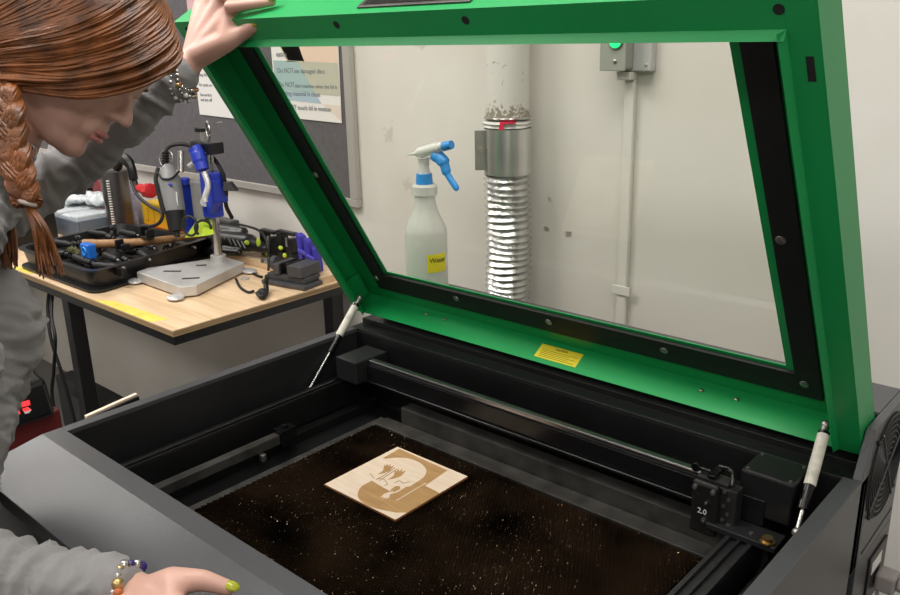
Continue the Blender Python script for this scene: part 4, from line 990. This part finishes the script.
# hair: a cap of volume and many locks combed from the parting
hv = [('e', H(-.014, 0, .042), (.103, .084, .094), HR), ('c', H(.035, -.030, .095), .030, H(.080, -.045, .050), .024), ('c', H(.05, -.045, .075), .030, H(.070, -.052, .022), .018),
      ('c', H(.02, -.055, .06), .034, H(.030, -.060, -.005), .022), ('c', H(.0, -.055, .06), .036, H(.000, -.062, -.020), .024), ('c', H(-.05, -.04, .04), .05, H(-.055, -.045, -.045), .036), ('c', H(-.05, .04, .04), .05, H(-.05, .045, -.05), .03),
      ('c', H(.04, .02, .10), .028, H(.085, .020, .070), .020), ('c', H(.06, .0, .1), .02, H(.097, -.02, .072), .017), ('c', H(.085, -.030, .06), .022, H(.062, -.054, -.008), .014), ('c', H(.062, -.054, -.008), .014, H(.010, -.062, -.054), .014), ('c', H(.010, -.060, -.040), .018, H(-.035, -.055, -.088), .018)]
hair = blob('hair', hv, hair_m, per, .004, 5)
EC = Vector((-.014, 0, .042)); ER = Vector((.108, .089, .099))
def onell(p, k=1.):
    d = Vector(p)-EC; n_ = math.sqrt((d.x/ER.x)**2+(d.y/ER.y)**2+(d.z/ER.z)**2); return EC+d/n_*k
rh = random.Random(11); lk = MB()
HP = [[Vector(p) for p in row] for row in (
    ((.080, 0, .105), (.120, -.022, .082), (.113, -.047, .030), (.075, -.068, -.026), (.018, -.077, -.068), (-.035, -.074, -.100)),
    ((.055, 0, .125), (.092, -.040, .098), (.090, -.066, .048), (.055, -.080, -.010), (.005, -.086, -.056), (-.042, -.078, -.090)),
    ((.020, 0, .138), (.045, -.055, .112), (.045, -.084, .060), (.018, -.092, .010), (-.022, -.090, -.036), (-.052, -.078, -.084)),
    ((-.03, 0, .137), (-.025, -.060, .110), (-.040, -.084, .060), (-.055, -.088, .010), (-.066, -.082, -.034), (-.068, -.066, -.078)),
    ((-.07, 0, .122), (-.085, -.050, .090), (-.100, -.068, .050), (-.104, -.066, .005), (-.096, -.060, -.035), (-.080, -.050, -.070)))]
for i in range(900):
    side = -1 if i % 5 else 1; t_ = rh.random()**.8
    if side < 0:
        u = t_*3.999; k_ = int(u); f_ = u-k_; clump = noise.noise(Vector((t_*22, 2, 5)))
        ctl = []
        for j in range(6):
            p = lerp(HP[k_][j], HP[k_+1][j], f_); env = min(1, j/1.5)
            if 0 < j: p = EC+(p-EC)*(1+env*(clump*.05+rh.uniform(-.035, .025)))
            p += Vector((rh.uniform(-.003, .003), rh.uniform(-.002, .002), rh.uniform(-.003, .003)))*env
            ctl.append(H(*p))
        if i % 9 == 0: ctl = ctl[:rh.choice((4, 5))]
    else:
        A0 = onell(Vector((.078-.17*t_, .008, .13)), 1.0)
        B0 = Vector((.108-.16*t_, .030+.035*min(1, t_*2), .072-.12*t_)); M1 = onell(lerp(A0, B0, .35)+Vector((.01, .05, .03)), 1.03+rh.uniform(0, .03)); M2 = onell(lerp(A0, B0, .7)+Vector((.01, .05, 0)), 1.03+rh.uniform(0, .03))
        ctl = [H(*A0), H(*M1), H(*M2), H(*B0)]
    r0 = rh.uniform(.0008, .0026)
    cpts = catmull(ctl, 5); n_ = len(cpts)
    lk.tube(cpts, [r0*(.35+.8*math.sin(math.pi*min(.93, (j+.4)/n_))) for j in range(n_)], 5)
lk.build('hair_lock', hair_m, hair, smooth=True)['kind'] = 'stuff'
def braid(path, amp, r, turns, name):
    P = catmull(path, 16); n_ = len(P); g = MB()
    for k in range(3):
        pts = []
        for i, p in enumerate(P):
            t_ = i/(n_-1); a = turns*2*math.pi*t_+2*math.pi*k/3; sc_ = 1-.25*t_
            pts.append(p+(RGT*math.sin(a)*amp+FWD*math.sin(2*a)*amp*.55)*sc_)
        for m_ in range(9):
            aa = m_*2*math.pi/8; o_ = (Vector((0, 0, 0)) if m_ == 8 else RGT*math.cos(aa)*r*.55+UPV*math.sin(aa)*r*.55)
            g.tube([q_p+o_*(1-.25*i/(n_-1)) for i, q_p in enumerate(pts)], [r*.52*(1-.25*i/(n_-1)) for i in range(n_)], 6)
    return g.build(name, hair_m, per, smooth=True)
braid([at(-2, 78, .985), at(6, 110, .965), at(12, 145, .96), at(20, 178, .96), at(27, 202, .965)], .0110, .0125, 2.2, 'braid')
MB().torus(at(27.5, 203, .965), .0085, .003, UPV+RGT*.3).build('hair_tie', mat('clear_band', (.45, .38, .33), .4), per, smooth=True)
g = MB()
for i in range(60):
    e_ = rh.random(); q1 = at(38+26*e_+rh.uniform(-2, 2), 272+rh.uniform(-8, 8)-3*abs(e_-.5), .972+rh.uniform(-.012, .012))
    m1 = at(33+16*e_, 232, .967+rh.uniform(-.012, .012)); s0 = at(27+rh.uniform(-3, 3), 204, .966)
    c_ = catmull([s0, m1, q1], 7); g.tube(c_, [.0028*(1-.75*(j/len(c_))**2) for j in range(len(c_))], 5)
g.build('braid_tail', hair_m, per, smooth=True)['kind'] = 'stuff'
g = MB()
for i in range(50):
    e_ = rh.random(); q1 = at(-4+22*e_, 262+rh.uniform(-8, 8), 1.03+rh.uniform(-.012, .012)); m1 = at(-6+20*e_, 225, 1.02+rh.uniform(-.012, .012)); s0 = at(-3+rh.uniform(-5, 5), 150, 1.0)
    c_ = catmull([s0, m1, q1], 7); g.tube(c_, [.0030*(1-.75*(j/len(c_))**2) for j in range(len(c_))], 5)
g.build('loose_tail', hair_m, per, smooth=True)['kind'] = 'stuff'
MB().torus(at(31, 154, 1.0), .0105, .0012, FWD+RGT*.6).torus(at(34, 152, 1.0), .0085, .0010, FWD+RGT*1.2).build('earring', m_steel, per, smooth=True)
def bracelet(c, axis, R_, n_, rb, mats, name):
    q = Vector(axis).to_track_quat('Z', 'Y'); per_m = {}
    for k in range(n_):
        a = 2*math.pi*k/n_+.2; p = Vector(c)+q @ Vector((R_*math.cos(a), R_*math.sin(a), .004*math.sin(3*a)))
        mm_ = mats[(k*7+k//3) % len(mats)]; per_m.setdefault(mm_.name, (mm_, MB()))[1].sph(p, rb*(.8+.4*((k*5) % 3)/2), 10)
    root_ = MB().torus(c, R_, .0006, axis).build(name, m_steel, per, smooth=True)
    for mm_, g_ in per_m.values(): g_.build('bead', mm_, root_, smooth=True)
b_s = m_steel; b_g = m_white; b_o = mat('amber_bead', (.45, .12, .03), .2); b_t = mat('jade_bead', (.12, .50, .33), .25); b_p = mat('violet_bead', (.04, .02, .18), .2); b_d = m_brass
ax = (wrL-elL).normalized()
bracelet(at(181, 79, 1.217), ax+UPV*.15, .0255, 30, .0028, [b_s, b_s, b_o, b_s], 'beaded_bracelet')
bracelet(at(184, 80, 1.217), ax-UPV*.35, .0265, 26, .0032, [b_s, b_g, b_s, b_d], 'beaded_bracelet')
bracelet(at(179, 83, 1.217), ax-UPV*.5-RGT*.2, .0275, 22, .0026, [b_s, b_s, b_g], 'beaded_bracelet')
ax = (wrR-elR).normalized()
bracelet(at(128, 593, .852), ax+UPV*.1, .0285, 22, .0052, [b_t, b_d, b_p, b_o, b_s], 'beaded_bracelet')
bracelet(at(121, 595, .852), ax-UPV*.1, .0290, 26, .0042, [b_s, b_o, b_s, b_g], 'beaded_bracelet')
